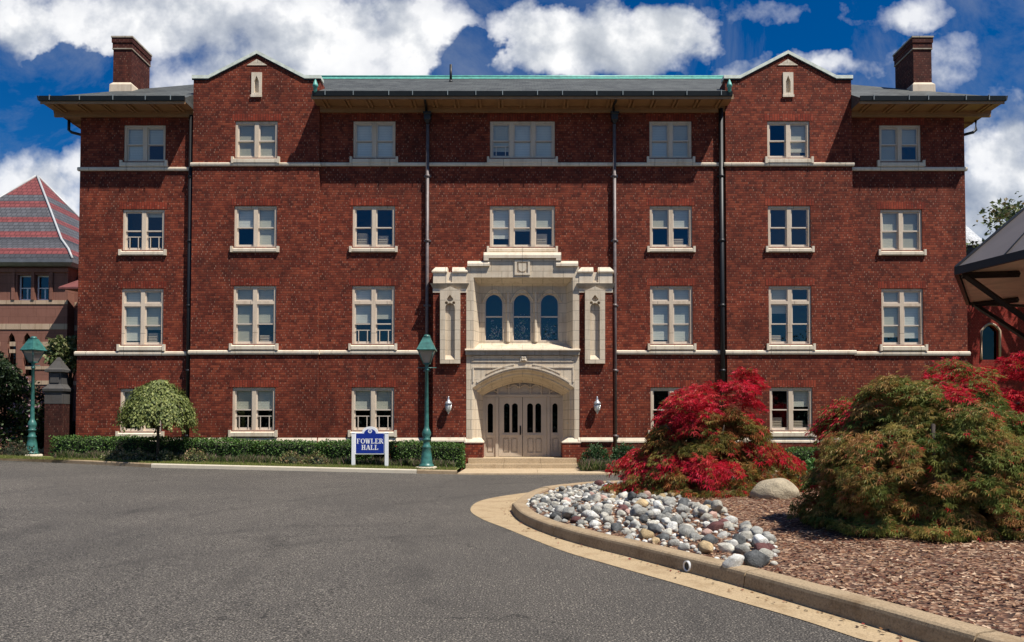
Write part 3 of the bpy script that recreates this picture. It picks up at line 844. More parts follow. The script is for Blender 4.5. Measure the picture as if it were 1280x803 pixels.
for (x, hw, zb, zt, y, r, key) in wins:
    nl = 3 if key == 'D' else 2
    two = r == 2
    fw, mw = 0.085, 0.15
    yf, yg = y + 0.045, y + 0.13
    b = MB()
    lw = (2*hw - 2*fw - (nl - 1)*mw) / nl
    xs = [(x - hw + fw + i*(lw + mw), x - hw + fw + i*(lw + mw) + lw) for i in range(nl)]
    zl0, zl1 = zb + 0.03, zt - fw
    ztr = zt - (zt - zb) * 0.285
    def hole(x0, x1, z0, z1): return rect(x0, x1, z0, z1)
    holes = []
    for x0, x1 in xs:
        if two: holes += [rect(x0, x1, zl0, ztr - .055), rect(x0, x1, ztr + .055, zl1)]
        else: holes.append(rect(x0, x1, zl0, zl1))
    b.plate(rect(x - hw + .002, x + hw - .002, zb, zt - .002), holes, yf, y + 0.175)
    W = b.build('window', M['frame'], hall)
    # sill with end stools
    b = MB()
    zs1, zs0 = zb, zb - (0.20 if r in (1, 3) else 0.222)
    if r == 1: zs0 = zb - .235
    pr = 0.10 if r in (2, 4) else .085
    b.loft([[(xx, y + .05, zs0), (xx, y - pr + .02, zs0), (xx, y - pr, zs0 + .03), (xx, y - pr, zs1 - .075), (xx, yf + .05, zs1 + .012), (xx, yf + .05, zs0)] for xx in (x - hw - .02, x + hw + .02)], 0, True, False, True)
    for sg in (-1, 1):
        a_, c_ = x + sg*(hw + .022), x + sg*(hw + .105)
        b.box(min(a_, c_), max(a_, c_), y - pr - .004, y + .05, zs0, zs1 + .02)
    b.build('sill', M['trim'], W)
    sb, pb, bb = MB(), None, None
    for i, (x0, x1) in enumerate(xs):
        zhi = (ztr - .055) if two else zl1
        zm = zl0 + (zhi - zl0) * 0.5
        st = .042
        sb.plate(rect(x0 + .001, x1 - .001, zm - .02, zhi - .001), [rect(x0 + st, x1 - st, zm + .022, zhi - st)], yg - .04, yg + .0)
        sb.plate(rect(x0 + .001, x1 - .001, zl0 + .001, zm - .021), [rect(x0 + st, x1 - st, zl0 + .085, zm - .028)], yg + .002, yg + .04)
        pan_l = [(zm + .022, zhi - st, yg - .02), (zl0 + .085, zm - .028, yg + .02)]
        if two:
            sb.plate(rect(x0 + .001, x1 - .001, ztr + .056, zl1 - .001), [rect(x0 + st, x1 - st, ztr + .056 + .06, zl1 - st)], yg - .04, yg)
            pan_l.append((ztr + .116, zl1 - st, yg - .02))
        for z0, z1, yy in pan_l:
            g = MB(); g.face([(x0 + st - .01, yy, z0 - .01), (x1 - st + .01, yy, z0 - .01), (x1 - st + .01, yy, z1 + .01), (x0 + st - .01, yy, z1 + .01)])
            g.build('pane', M['glass'], W)
        d = BL[(key, r)][i]
        full1 = zl1 if two else zhi
        if d > 0:
            g = MB(); g.box(x0 + .01, x1 - .01, yg + .045, yg + .051, full1 - (full1 - zl0) * d, full1)
            g.build('blind', M['blind'], W)
        if i in GUARD.get((key, r), ()):
            g = MB(); zc = zl0 + .085 + (zm - zl0 - .085) * .62
            g.box(x0 + .04, x1 - .04, yg - .03, yg - .012, zc, zc + .03)
            for xx in (x0 + .13, x1 - .17): g.box(xx, xx + .028, yg - .029, yg - .013, zl0 + .086, zc - .001)
            g.build('window_guard', M['sash'], W)
        for bi, bh in BOX.get((key, r), ()):
            if bi == i:
                g = MB(); g.box(x0 + .06, x1 - .2, yg + .1, yg + .35, zl0 + .06, zl0 + .085 + (zm - zl0) * bh)
                for q in range(3): g.box(x0 + .06, x1 - .2, yg + .085, yg + .099, zl0 + .1 + q*.09, zl0 + .14 + q*.09)
                g.build('window_box', M['crate'], W)
    sb.build('sash', M['sash'], W)

# ---- eaves, gutters and roofs
ZR = PZ(98.5, 5.2)
ze_c, ze_w = PZ(121.5, -.95), PZ(127.5, -.85)       # underside of the eaves
def gutter_run(x0, x1, yf, z, wing=0):
    b = MB()
    prof = [(yf - .005, z + .02), (yf - .05, z + .03), (yf - .085, z + .19), (yf - .05, z + .205), (yf - .004, z + .14), (yf - .004, z + .02)]
    b.loft([[(x, py, pz) for py, pz in prof] for x in (x0, x1)], 0, True, False, True)
    n_ = max(2, int((x1 - x0) / 1.02))
    for i in range(n_):
        xx = x0 + (i + .5 + random.uniform(-.18, .18)) * (x1 - x0) / n_
        b.box(xx - .014, xx + .014, yf - .10, yf - .086, z + .04, z + .205, 1)
        b.box(xx - .014, xx + .014, yf - .10, yf + .1, z + .206, z + .22, 1)
    return b
def soffit(x0, x1, yf, yw, z, zw):
    b = MB()
    b.box(x0, x1, yf + .03, yw, z, z + .05)                       # boarded soffit
    b.box(x0, x1, yf, yf + .028, z - .075, z + .10)                # fascia
    b.box(x0, x1, yw - .10, yw - .005, z - .21, z - .002)         # frieze board
    b.box(x0, x1, yw - .13, yw - .102, z - .075, z - .003)
    n_ = max(2, int((x1 - x0) / 0.78))
    for i in range(n_):
        xx = x0 + (i + .5) * (x1 - x0) / n_
        for dx_ in (-.07, .07):
            b.box(xx + dx_ - .035, xx + dx_ + .035, yf + .06, yw - .14, z - .075, z - .002)
    return b
soffit(-XG0 - .1, XG0 + .1, -.95, YC, ze_c, z_c).build('eave', M['eave'], hall)
gutter_run(-XG0 - .05, XG0 + .05, -.95, ze_c).build('gutter', [M['gutter'], M['strap']], hall)
# wall head behind the frieze
def zslope(Y, ze, yf): return ze + .16 + (ZR - ze - .16) * (Y - yf) / (5.2 - yf)
b = MB()
b.face([(-XG0, -.95, ze_c + .16), (XG0, -.95, ze_c + .16), (XG0, 5.2, ZR), (-XG0, 5.2, ZR)])
EX = XE + .95
hipx = EX - 6.05
for sg in (-1, 1):
    zA = zslope(.05, ze_c, -.95)
    # behind the gables
    hy = lambda x: -.85 + (EX - x)
    b.face([(sg*XG0, .05, zA), (sg*XG1, .05, zA), (sg*XG1, hy(XG1), zslope(hy(XG1), ze_w, -.85)), (sg*hipx, 5.2, ZR), (sg*XG0, 5.2, ZR)])
    b.face([(sg*EX, -.85, ze_w + .16), (sg*XG1, -.85, ze_w + .16), (sg*XG1, hy(XG1), zslope(hy(XG1), ze_w, -.85))])
    b.face([(sg*EX, -.85, ze_w + .16), (sg*EX, 11.25, ze_w + .16), (sg*hipx, 5.2, ZR)])
    b.face([(sg*XG1, -.85, ze_w + .16), (sg*XG1, -.85, ze_w), (sg*XG1, YW, ze_w), (sg*XG1, YW, zslope(YW, ze_w, -.85))])
b.face([(-EX, 11.25, ze_w + .16), (EX, 11.25, ze_w + .16), (hipx, 5.2, ZR), (-hipx, 5.2, ZR)])
roof = b.build('roof', M['slate'], hall)
b = MB()
b.tube([(-hipx, 5.2, ZR + .06), (hipx, 5.2, ZR + .06)], .085, 8)
b.hexa([(-hipx, 4.93, ZR - .12), (hipx, 4.93, ZR - .12), (hipx, 5.47, ZR - .12), (-hipx, 5.47, ZR - .12), (-hipx, 5.1, ZR + .02), (hipx, 5.1, ZR + .02), (hipx, 5.3, ZR + .02), (-hipx, 5.3, ZR + .02)])
b.build('ridge_cap', M['copper'], roof)
b = MB(); X_, Z_ = PX(563.5, 108, 3.6)
b.tube([(X_, 3.6, zslope(3.6, ze_c, -.95) - .05), (X_, 3.6, zslope(3.6, ze_c, -.95) + .72)], .055, 10)
b.lathe([(.1, 0), (.06, .12)], 10, (X_, 3.6, zslope(3.6, ze_c, -.95) - .05))
b.build('vent_pipe', M['black'], roof)
for sg in (-1, 1):
    xs = sorted((sg*(XG1 + .002), sg*EX))
    xw = sorted((sg*(XG1 + .002), sg*(XE + .04)))
    b = soffit(xs[0], xs[1], -.85, YW, ze_w, z_w)
    # side overhang
    xa, xb_ = sorted((sg*(XE + .002), sg*EX))
    b.box(xa, xb_, YW + .003, 11.2, ze_w, ze_w + .05)
    xo = sg*EX
    b.box(min(xo, xo - sg*.028), max(xo, xo - sg*.028), YW + .004, 11.2, ze_w - .02, ze_w + .10)
    xo = sg*(XE + .05)
    b.box(min(xo, xo + sg*.09), max(xo, xo + sg*.09), YW + .02, 11.1, ze_w - .21, ze_w - .003)
    for i in range(14):
        yy = .35 + i*.78
        b.box(min(sg*(XE + .16), sg*(EX - .06)), max(sg*(XE + .16), sg*(EX - .06)), yy - .035, yy + .035, ze_w - .075, ze_w - .002)
    b.build('eave', M['eave'], hall)
    b = gutter_run(xs[0], xs[1] , -.85, ze_w)
    xo = sg*EX
    pr_ = [(xo + sg*.005, ze_w + .02), (xo + sg*.05, ze_w + .03), (xo + sg*.085, ze_w + .19), (xo + sg*.05, ze_w + .205), (xo + sg*.004, ze_w + .14), (xo + sg*.004, ze_w + .02)]
    b.loft([[(px_, yy, pz) for px_, pz in pr_] for yy in (-.92, 11.25)], 0, True, False, True)
    b.build('gutter', [M['gutter'], M['strap']], hall)
    # swan-neck pipe at the far corner
    b = MB(); cx = sg*(XE + .06)
    b.tube([(sg*(EX - .05), .9, ze_w + .02), (sg*(EX - .05), .9, ze_w - .38), (sg*(EX - .16), .9, ze_w - .47), (sg*(XE + .22), .9, ze_w - .62), (cx, .9, ze_w - .95), (cx, .9, 0)], .055, 8)
    b.build('corner_pipe', M['black'], hall)
    # little copper cap where the parapet meets the eave
    b = MB(); xq = sg*(XG0 - .06)
    b.lathe([(.04, 0), (.07, .04), (.075, .2), (.11, .23), (.10, .28), (.03, .46), (.0, .5)], 8, (xq, -1.0, ze_c + .14))
    b.build('copper_cap', M['copper'], hall)

# downpipes
for i, (X0, y, ztop, head) in enumerate(((PX(534.5, 300, 0)[0], YC, PZ(152, -.1), True), (PX(768.0, 300, 0)[0], YC, PZ(152, -.1), True), (-XG1 - .12, YW, z_w - .2, False), (XG0 - .15, YC, z_c - .2, False))):
    b = MB(); yy = y - .10
    mt = 0 if head else 1
    b.tube([(X0, yy, 0.15), (X0, yy, ztop)], .062 if head else .085, 10, mt)
    for z in np.arange(1.2, ztop - .5, 2.4):
        b.tube([(X0, yy, z - .05), (X0, yy, z + .05)], .082 if head else .1, 10, mt)
        b.box(X0 - .13, X0 + .13, yy + .03, y - .002, z - .03, z + .03, mt)
    P_ = b.build('downpipe', [M['pipe'], M['black']], hall)
    if head:
        b = MB()
        b.lathe([(.06, -.12), (.12, -.02), (.17, .02), (.17, .22), (.21, .24), (.21, .30), (.10, .30)], 4, (X0, yy - .06, ztop), rot=math.pi/4, smooth=False)
        b.tube([(X0 - .03, yy - .05, ztop + .28), (X0 - .05, yy - .15, ztop + .55), (X0 - .02, -.75, ze_c - .08), (X0 - .02, -.9, ze_c + .03)], .045, 8)
        b.build('rain_head', M['black'], P_)

# chimneys
for sg in (-1, 1):
    y0 = 1.05
    xo, zt = PX(653 + sg*511, 50, y0); xo = abs(xo); xi = xo - .70
    ztop = PZ(46, y0); y1 = 2.55
    b = MB(); a_, c_ = sorted((sg*xo, sg*xi))
    zb_ = ze_w + .7
    b.box(a_, c_, y0, y1, zb_, ztop - .46)
    b.box(a_ - .025, c_ + .025, y0 - .025, y1 + .025, ztop - .46, ztop - .25)
    b.box(a_ - .05, c_ + .05, y0 - .05, y1 + .05, ztop - .249, ztop - .06)
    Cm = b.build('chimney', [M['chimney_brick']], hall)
    b = MB()
    b.box(a_ - .035, c_ + .035, y0 - .035, y1 + .035, ztop - .50, ztop - .461)
    b.box(a_ - .07, c_ + .07, y0 - .07, y1 + .07, ztop - .059, ztop)
    b.build('chimney_cap', M['weathered'], Cm)
    b = MB()
    zk = PZ(105, y0)
    b.loft([[(a_ - .10, y0 - .12, zb_), (c_ + .10, y0 - .12, zb_), (c_ + .10, y1 + .1, zb_), (a_ - .10, y1 + .1, zb_)],
            [(a_ - .08, y0 - .10, zk - .06), (c_ + .08, y0 - .10, zk - .06), (c_ + .08, y1 + .1, zk - .06), (a_ - .08, y1 + .1, zk - .06)],
            [(a_ + .01, y0 - .01, zk + .05), (c_ - .01, y0 - .01, zk + .05), (c_ - .01, y1 + .01, zk + .05), (a_ + .01, y1 + .01, zk + .05)]], 1, True, False, True)
    b.build('chimney_base', [M['weathered'], M['frame']], Cm)
# ------------------------------------------------------------------ the stone entrance
YP, YD, YO = -0.45, 0.52, 0.16
def pp(pts, Y): return [PX(x, y, Y) for x, y in pts]
def arch(xa, xb, ys, rise_, n=18, e=1.9):
    out = []
    for i in range(n + 1):
        t = -1 + 2*i/n
        if e > 2.1: t = -math.cos(math.pi*i/n); h = math.sqrt(max(0, 1 - t*t))     # round head
        else: h = 1 - abs(t)**e
        out.append(((xa + xb)/2 + t*(xb - xa)/2, ys - rise_*h))
    return out
portal = empty('entrance_portal', (0, 0, 0)); portal.parent = hall
b = MB()
fo = [(590.5, 554)] + arch(590.5, 718, 485, 23) + [(718, 554)]
bo = [(604, 554)] + arch(604, 703, 495, 16.5) + [(703, 554)]
outer = pp([(583, 554), (583, 333.5), (611, 333.5), (611, 323.5), (696, 323.5), (696, 333.5), (724, 333.5), (724, 554)] + list(reversed(fo)), YP)
hol = pp([(592, 436), (716, 436), (716, 347), (592, 347)], YP)
b.plate(outer, [hol], YP, YC + .05)
b.build('portal_stone', M['stone'], portal)
# splayed arch and jambs
b = MB()
L0 = [(x, YP + .02, z) for x, z in pp(fo, YP)]
Lm = [(x, YP + .22, z) for x, z in pp([(p[0]*.72 + q[0]*.28, p[1]*.72 + q[1]*.28) for p, q in zip(fo, bo)], YP + .22)]
Lm2 = [(x + (0.03 if x < 0 else -0.03), YP + .225, z - .035) for x, _, z in Lm]
L1 = [(x, YD, z) for x, z in pp(bo, YD)]
b.loft([L0, Lm], 0, False); b.loft([Lm2, L1], 0, False); b.loft([Lm, Lm2], 0, False)
b.build('arch_reveal', M['stone'], portal)
# recess of the upper window
b = MB()
F_ = [(x, YP + .02, z) for x, z in pp([(592, 436.5), (716, 436.5), (716, 347), (592, 347)], YP)]
G_ = [(x, YO, z) for x, z in pp([(599, 429.5), (708, 429.5), (708, 358), (599, 358)], YO)]
b.loft([F_, G_], 0, True)
lights = [(606, 629), (641, 664), (675, 698.5)]
hs = []
for xa, xb_ in lights:
    hs.append(pp([(xa, 427), (xb_, 427)] + list(reversed(arch(xa, xb_, 379, 12, 12, 2.2))), YO))
bx = pp([(598.5, 431), (708.5, 431), (708.5, 356), (598.5, 356)], YO)
b.plate(bx, hs, YO - .001, YO + .16)
# hood moulds over the lights
for xa, xb_ in lights:
    a_ = pp(arch(xa - 3.2, xb_ + 3.2, 378, 16, 14, 2.0), YO)
    b.tube([(x, YO - .01, z) for x, z in a_], .028, 6)
for xm in (635, 669.5):
    x, z0 = PX(xm, 428, YO); z1 = PZ(366, YO)
    b.loft([[(x - .075, YO - .003, z), (x - .03, YO - .10, z), (x + .03, YO - .10, z), (x + .075, YO - .003, z)] for z in (z0, z1)], 0, True, False, True)
b.build('window_recess', M['stone'], portal)
for xa, xb_ in lights:
    sb = MB(); yy = YO + .10
    h = [PX(x, y, yy) for x, y in [(xa - .5, 427.5), (xb_ + .5, 427.5)] + list(reversed(arch(xa - .5, xb_ + .5, 379, 12.5, 12, 2.2)))]
    cx_m, cz_m = sum(p[0] for p in h)/len(h), sum(p[1] for p in h)/len(h)
    xl, xr = h[0][0], h[1][0]
    inn = [PX(x, y, yy) for x, y in [(xa + 1.2, 425.5), (xb_ - 1.2, 425.5)] + list(reversed(arch(xa + 1.2, xb_ - 1.2, 380, 11.2, 12, 2.2)))]
    sb.plate(h, [inn], yy, yy + .05)
    zt = PZ(396.3, yy); sb.box(xl + .03, xr - .03, yy - .012, yy + .04, zt - .025, zt + .025)
    W = sb.build('arched_window', M['sash'], hall)
    g = MB(); yq = yy + .025
    g.face([(x, yq, z) for x, z in inn]); g.build('pane', M['glass'], W)
# flowering pot plants standing on the inner sill
for k, (xa, xb_) in enumerate(lights):
    xx, zz = PX((xa + xb_)/2, 425, YO + .32); n = (150, 230, 130)[k]
    rr_ = rng.normal(0, 1, (n, 3))*np.array([.12, .04, .20 + .06*(k == 1)]) + np.array([xx, YO + .32, zz + .24])
    rr_[:, 2] = np.maximum(rr_[:, 2], zz - .02)
    o = leaf_mesh('window_plant', 'oval', rr_, rng.normal(0, 1, (n, 3)), rng.normal(0, 1, (n, 3)) + np.array([0, -1, .5]), rng.uniform(.04, .09, n),
                  pick_cols(n, [(.5, .5, .45), (.10, .18, .06), (.45, .30, .32), (.62, .62, .58)], .2), M['leaf'], org=(xx, YO + .32, zz - .02))
    tag(o, ('green and white pot plant behind the left arched window', 'pale flowering pot plant behind the middle arched window', 'pale pot plant behind the right arched window')[k], 'plant', 'pot plants in the arched windows')
# coping steps, sill course, panels
b = MB()
def cop(xa, xb_, y0, y1, pr=.08, Y=YP, bev=True, mat=0, back=.55):
    x0, z1 = PX(xa, y0, Y); x1, z0 = PX(xb_, y1, Y)
    yb_ = Y + back
    b.loft([[(x, yb_, z0), (x, Y - pr, z0), (x, Y - pr, z0 + (z1 - z0)*.45), (x, Y - .0 if bev else Y - pr, z1), (x, yb_, z1)] for x in (x0, x1)], mat, True, False, True)
cop(604.5, 701.5, 315.5, 323.2, .09)
cop(584.5, 612, 326.5, 333.2, .09); cop(695, 722.5, 326.5, 333.2, .09)
x0, z0 = PX(604.5, 333.4, YP); x1, z1 = PX(611, 323.4, YP)
for xa, xb_ in ((604.5, 611), (695, 701.5)):
    x0, z0 = PX(xa, 326.4, YP); x1, z1 = PX(xb_, 323.4, YP); b.box(x0, x1, YP - .09, YP + .3, z0, z1)
b.build('parapet_coping', M['trim'], portal)
b = MB()
cop(581.5, 725, 436.2, 438.6, .16, bev=True, back=.02)
cop(582.2, 724.3, 438.7, 444.2, .10, bev=False, mat=1, back=.02)
b.build('sill_course', [M['trim'], M['weathered']], portal)
b = MB()        # raised mouldings: sunk band, spandrel frames, archivolt
def strip(p0, p1, w=.022, d=.03, mat=0, Y=YP):
    (xa, za), (xb_, zb_) = PX(*p0, Y), PX(*p1, Y)
    v = Vector((xb_ - xa, 0, zb_ - za)).normalized(); q = Vector((-v.z, 0, v.x)) * w
    A, B_ = Vector((xa, Y, za)), Vector((xb_, Y, zb_))
    pts = []
    for yy in (Y - d, Y + .004):
        for c_ in (A - q, B_ - q, B_ + q, A + q): pts.append((c_.x, yy, c_.z))
    b.hexa(pts, mat)
for y in (446.0, 451.6): strip((590, y), (717, y))
for x in (591, 716): strip((x, 445.5), (x, 452))
for (xa, xb_) in ((592, 641), (667, 716)): strip((xa, 459.3), (xb_, 459.3))
strip((591.5, 459), (591.5, 478)); strip((716.5, 459), (716.5, 478))
for dy, w in ((-3.2, .03), (-7.2, .02)):
    a_ = [(x, y + dy) for x, y in arch(590.5, 718, 485, 23, 22)][1:-1]
    if dy < -5: a_ = a_[2:9] + a_[12:19] if False else a_[2:-2]
    for p, q in zip(a_, a_[1:]):
        if dy < -5 and 640 < (p[0]+q[0])/2 < 668: continue
        strip(p, q, w, .035)
# rosette
x, z = PX(654.5, 448.7, YP); r_ = .12
b.box(x - r_, x + r_, YP - .06, YP + .004, z - r_*.8, z + r_*.8)
for k in range(4):
    an = math.pi/4 + k*math.pi/2
    vs, fs = ico(2, k, .1, 2, .05, .03, .05)
    b.mesh([(x + .06*math.cos(an) + p[0], YP - .062 + p[1], z + .06*math.sin(an) + p[2]) for p in vs], fs, 0, True)
b.build('moulding', M['trim'], portal)
b = MB()        # square panel with a shield
x, z0 = PX(653, 344, YP); z1 = PZ(325.5, YP)
b.plate(rect(x - .28, x + .28, z0, z1), [rect(x - .20, x + .20, z0 + .07, z1 - .07)], YP - .045, YP + .003)
sh = [(x - .14, z1 - .12), (x - .14, z0 + .24)] + [(x + .14*math.sin(t), z0 + .24 - .12*math.cos(t)) for t in np.linspace(-math.pi/2, math.pi/2, 9)][1:-1] + [(x + .14, z0 + .24), (x + .14, z1 - .12)]
b.plate(sh, [], YP - .04, YP + .002)
b.build('shield_panel', M['trim'], portal)
# flanking brick piers with battlemented stone heads and traceried niches
for xa, xb_ in ((541.5, 583), (724, 765.5)):
    b = MB()
    x0, zt = PX(xa, 361, YP); x1 = PX(xb_, 361, YP)[0]
    b.box(x0 + .002, x1 - .002, YP, YC + .04, -.3, zt)
    P_ = b.build('pier', [M['brick']], portal)
    zc0, zc1 = PZ(552.5, YP), PZ(547, YP)
    b = MB()
    b.loft([[(x, YC - .05, zc0), (x, YP - .07, zc0), (x, YP - .07, zc0 + .05), (x, YP - .004, zc1), (x, YC - .05, zc1)] for x in (x0 - .05, x1 - .004)], 0, True, False, True)
    b.build('pier_wash', M['trim'], portal)
    b = MB()
    z1, z2, z3, z4, z5 = PZ(366, YP), PZ(361, YP), PZ(355, YP), PZ(341, YP), PZ(334, YP)
    b.box(x0 - .01, x1 + .01, YP - .03, YC + .045, z1, z2)
    b.loft([[(x0 - d, YP - .03 - d, z), (x1 + d, YP - .03 - d, z), (x1 + d, YC + .045, z), (x0 - d, YC + .045, z)] for d, z in ((.01, z2 + .002), (.09, z3 - .02), (.10, z3))], 1, True, False, True)
    xm = (x0 + x1)/2; sl = .09
    for a_, c_ in ((x0, xm - sl), (xm + sl, x1)):
        b.box(a_, c_, YP - .02, YC + .045, z3 + .002, z4)
        b.loft([[(a_ - .05*(a_ == x0), YP - .07, z4 + .002), (c_ + .05*(c_ == x1), YP - .07, z4 + .002), (c_ + .05*(c_ == x1), YC + .045, z4 + .002), (a_ - .05*(a_ == x0), YC + .045, z4 + .002)],
                [(a_ - .05*(a_ == x0), YP - .07, z4 + .05), (c_ + .05*(c_ == x1), YP - .07, z4 + .05), (c_ + .05*(c_ == x1), YC + .045, z4 + .05), (a_ - .05*(a_ == x0), YC + .045, z4 + .05)],
                [(a_ + .08*(a_ == x0), YP + .04, z5), (c_ - .08*(c_ == x1), YP + .04, z5), (c_ - .08*(c_ == x1), YC + .045, z5), (a_ + .08*(a_ == x0), YC + .045, z5)]], 0, True, False, True)
    b.box(xm - sl + .002, xm + sl - .002, YP + .03, YC + .045, z3 + .002, z4 + .02)
    b.box(xm - sl - .03, xm + sl + .03, YP - .05, YP + .029, z3 + .003, z3 + .05)
    b.build('pier_head', [M['trim'], M['weathered']], portal)
    # niche
    b = MB(); cx = (xa + xb_)/2 + (0.6 if xa < 600 else -0.6) - .3
    Yn = YP - .14
    out = pp([(cx - 12.5, 454.5), (cx - 12.5, 363.5), (cx, 358), (cx + 12.5, 363.5), (cx + 12.5, 454.5)], Yn)
    def circ(px, py, r): return pp([(px + r*math.cos(t), py + r*math.sin(t)) for t in np.linspace(0, 2*math.pi, 12, endpoint=False)], Yn)
    main = pp([(cx - 6, 450), (cx + 6, 450)] + list(reversed(arch(cx - 6, cx + 6, 385, 6, 10, 2.2))), Yn)
    tre = pp([(cx - 4.2, 374), (cx, 368.5), (cx + 4.2, 374), (cx + 2.6, 376.2), (cx, 377.0), (cx - 2.6, 376.2)], Yn)
    b.plate(out, [main, tre, circ(cx - 4.6, 378.7, 1.9), circ(cx + 4.6, 378.7, 1.9)], Yn, YP - .001)
    q = pp([(cx - 12, 454), (cx + 12, 454), (cx + 12, 364), (cx - 12, 364)], Yn)
    b.box(q[0][0], q[1][0], YP - .022, YP - .0015, q[0][1], q[2][1])
    s0 = PX(cx - 6, 450, Yn); s1 = PX(cx + 6, 444, Yn)
    b.hexa([(s0[0], Yn + .005, s0[1]), (s1[0], Yn + .005, s0[1]), (s1[0], YP - .023, s0[1]), (s0[0], YP - .023, s0[1]), (s0[0], Yn + .005, s0[1] + .01), (s1[0], Yn + .005, s0[1] + .01), (s1[0], YP - .023, s1[1]), (s0[0], YP - .023, s1[1])])
    b.build('niche_panel', M['stone'], portal)
# brick base blocks either side of the door, with stone washes
for xa, xb_ in ((581, 603.5), (703, 725.5)):
    b = MB()
    x0, zt = PX(xa, 554, YP); x1 = PX(xb_, 554, YP)[0]
    b.box(x0, x1, YP - .055, YD, -.3, zt)
    z1 = PZ(547.5, YP)
    b.loft([[(x0 - .02, YP - .08, zt + .002), (x1 + .02, YP - .08, zt + .002), (x1 + .02, YD, zt + .002), (x0 - .02, YD, zt + .002)],
            [(x0 - .02, YP - .08, zt + .04), (x1 + .02, YP - .08, zt + .04), (x1 + .02, YD, zt + .04), (x0 - .02, YD, zt + .04)],
            [(x0 + (.0 if xa < 600 else .22), YP + .03, z1), (x1 - (.22 if xa < 600 else 0), YP + .03, z1), (x1 - (.1 if xa < 600 else 0), YD, z1), (x0 + (.0 if xa < 600 else .1), YD, z1)]], 1, True, False, True)
    b.build('portal_base', [M['brick'], M['trim']], portal)
# steps
b = MB(); zt = PZ(573.2, -.9)
z_ = zt
for (xa, xb_), yf, z0, z1 in (((-1.99, 1.99), -1.35, -.1, .235), ((-1.93, 1.93), -.92, .237, zt)):
    n_ = 3
    for i in range(n_):
        a_ = xa + (xb_ - xa)*i/n_; c_ = xa + (xb_ - xa)*(i + 1)/n_
        b.box(a_ + .004, c_ - .004, yf, -.512 if z0 < 0 else YP - .057, z0, z1)
b.box(-1.43, 1.43, YP - .056, YD + .1, .1, zt - .002)
b.build('entrance_steps', M['step'], hall)

# doors, side lights and transom
def dpx(x, y): return PX(x, y, YD)
b = MB()
zl = PZ(493.5, YD); zd0 = zt
xl, xr = dpx(603, 530)[0], dpx(704, 530)[0]
zat = PZ(476, YD)
cells = [(606, 621), (623.5, 635), (637, 648.5), (650.5, 662), (664, 675.5), (677.5, 686), (688.5, 701)]
b.box(xl, xr, YD - .03, YD + .12, zl - .09, zl)
for px in (605.2, 621.4, 685.6, 702.0):
    x = dpx(px, 530)[0]; b.box(x - .055, x + .055, YD - .05, YD + .12, zd0, zl - .092)
b.plate([(xl, zl + .002), (xr, zl + .002), (xr, zat), (xl, zat)], [], YD + .06, YD + .12)
for px in (622, 636, 649.5, 663, 676.5, 687):
    x = dpx(px, 487)[0]; b.box(x - .026, x + .026, YD - .02, YD + .059, zl + .003, zat)
for (pa, pb) in zip((606, 622, 636, 649.5, 663, 676.5, 687), (622, 636, 649.5, 663, 676.5, 687, 702)):
    top = 483 if 620 < (pa + pb)/2 < 690 else 489
    pts = [(x, YD + .03, z) for x, z in pp(arch(pa + .8, pb - .8, top + 2, 4, 8, 2), YD)]
    b.tube(pts, .034, 6)
b.build('door_frame', M['door'], hall)
def leaf(pa, pb, panes, name, panels, handle=None):
    b = MB(); x0, x1 = dpx(pa, 530)[0], dpx(pb, 530)[0]
    z0, z1 = zd0 + .012, zl - .095
    za, zb_ = PZ(541, YD), PZ(508, YD)
    hs = []; insets = []
    for a_, c_ in panes:
        q = [dpx(x, y) for x, y in [(a_, 541), (c_, 541)] + list(reversed(arch(a_, c_, 508, 3.6, 10, 2.2)))]
        hs.append(q)
    zp0, zp1 = PZ(566, YD), PZ(547.5, YD)
    for a_, c_ in panels:
        hs.append(rect(dpx(a_, 1)[0], dpx(c_, 1)[0], zp0, zp1))
    b.plate(rect(x0 + .004, x1 - .004, z0, z1), hs, YD, YD + .05)
    for a_, c_ in panels:
        xx0, xx1 = dpx(a_, 1)[0], dpx(c_, 1)[0]
        b.box(xx0 - .01, xx1 + .01, YD + .045, YD + .0495, zp0 - .01, zp1 + .01)
        b.box(xx0 + .045, xx1 - .045, YD + .012, YD + .044, zp0 + .045, zp1 - .045)
    zz = PZ(544, YD); b.box(x0 + .1, x1 - .1, YD - .03, YD - .001, zz - .025, zz + .025)
    D = b.build(name, M['door'], hall)
    for q in hs[:len(panes)]:
        g = MB(); g.face([(x, YD + .035, z) for x, z in q]); g.build('pane', M['dark_glass'], D)
    if handle:
        g = MB(); hx, hz = dpx(handle, 538)
        g.tube([(hx, YD - .005, hz - .14), (hx, YD - .07, hz - .12), (hx, YD - .07, hz + .12), (hx, YD - .005, hz + .14)], .014, 6)
        g.box(hx - .03, hx + .03, YD - .012, YD - .001, hz - .17, hz + .17)
        g.build('handle', M['black'], D)
leaf(607, 619.6, [(609.6, 616.2)], 'side_light', [(609, 617)])
leaf(623.4, 653.0, [(630, 637), (640, 647.2)], 'door', [(629, 637), (639, 647)], 650.5)
leaf(653.4, 683.6, [(659, 666.2), (669.2, 676.4)], 'door', [(659, 667), (669, 677)])
leaf(687.6, 700.4, [(690.5, 697)], 'side_light', [(690, 698)])
# call plate on the right jamb
b = MB(); xq, zq = PX(710, 529, 0.0)
b.box(xq + .02, xq + .05, -.06, .08, zq - .12, zq + .12)
b.lathe([(.05, 0), (.05, .02), (.03, .03)], 12, (xq, .0, zq - .02))
b.build('call_plate', M['pale_metal'], portal)

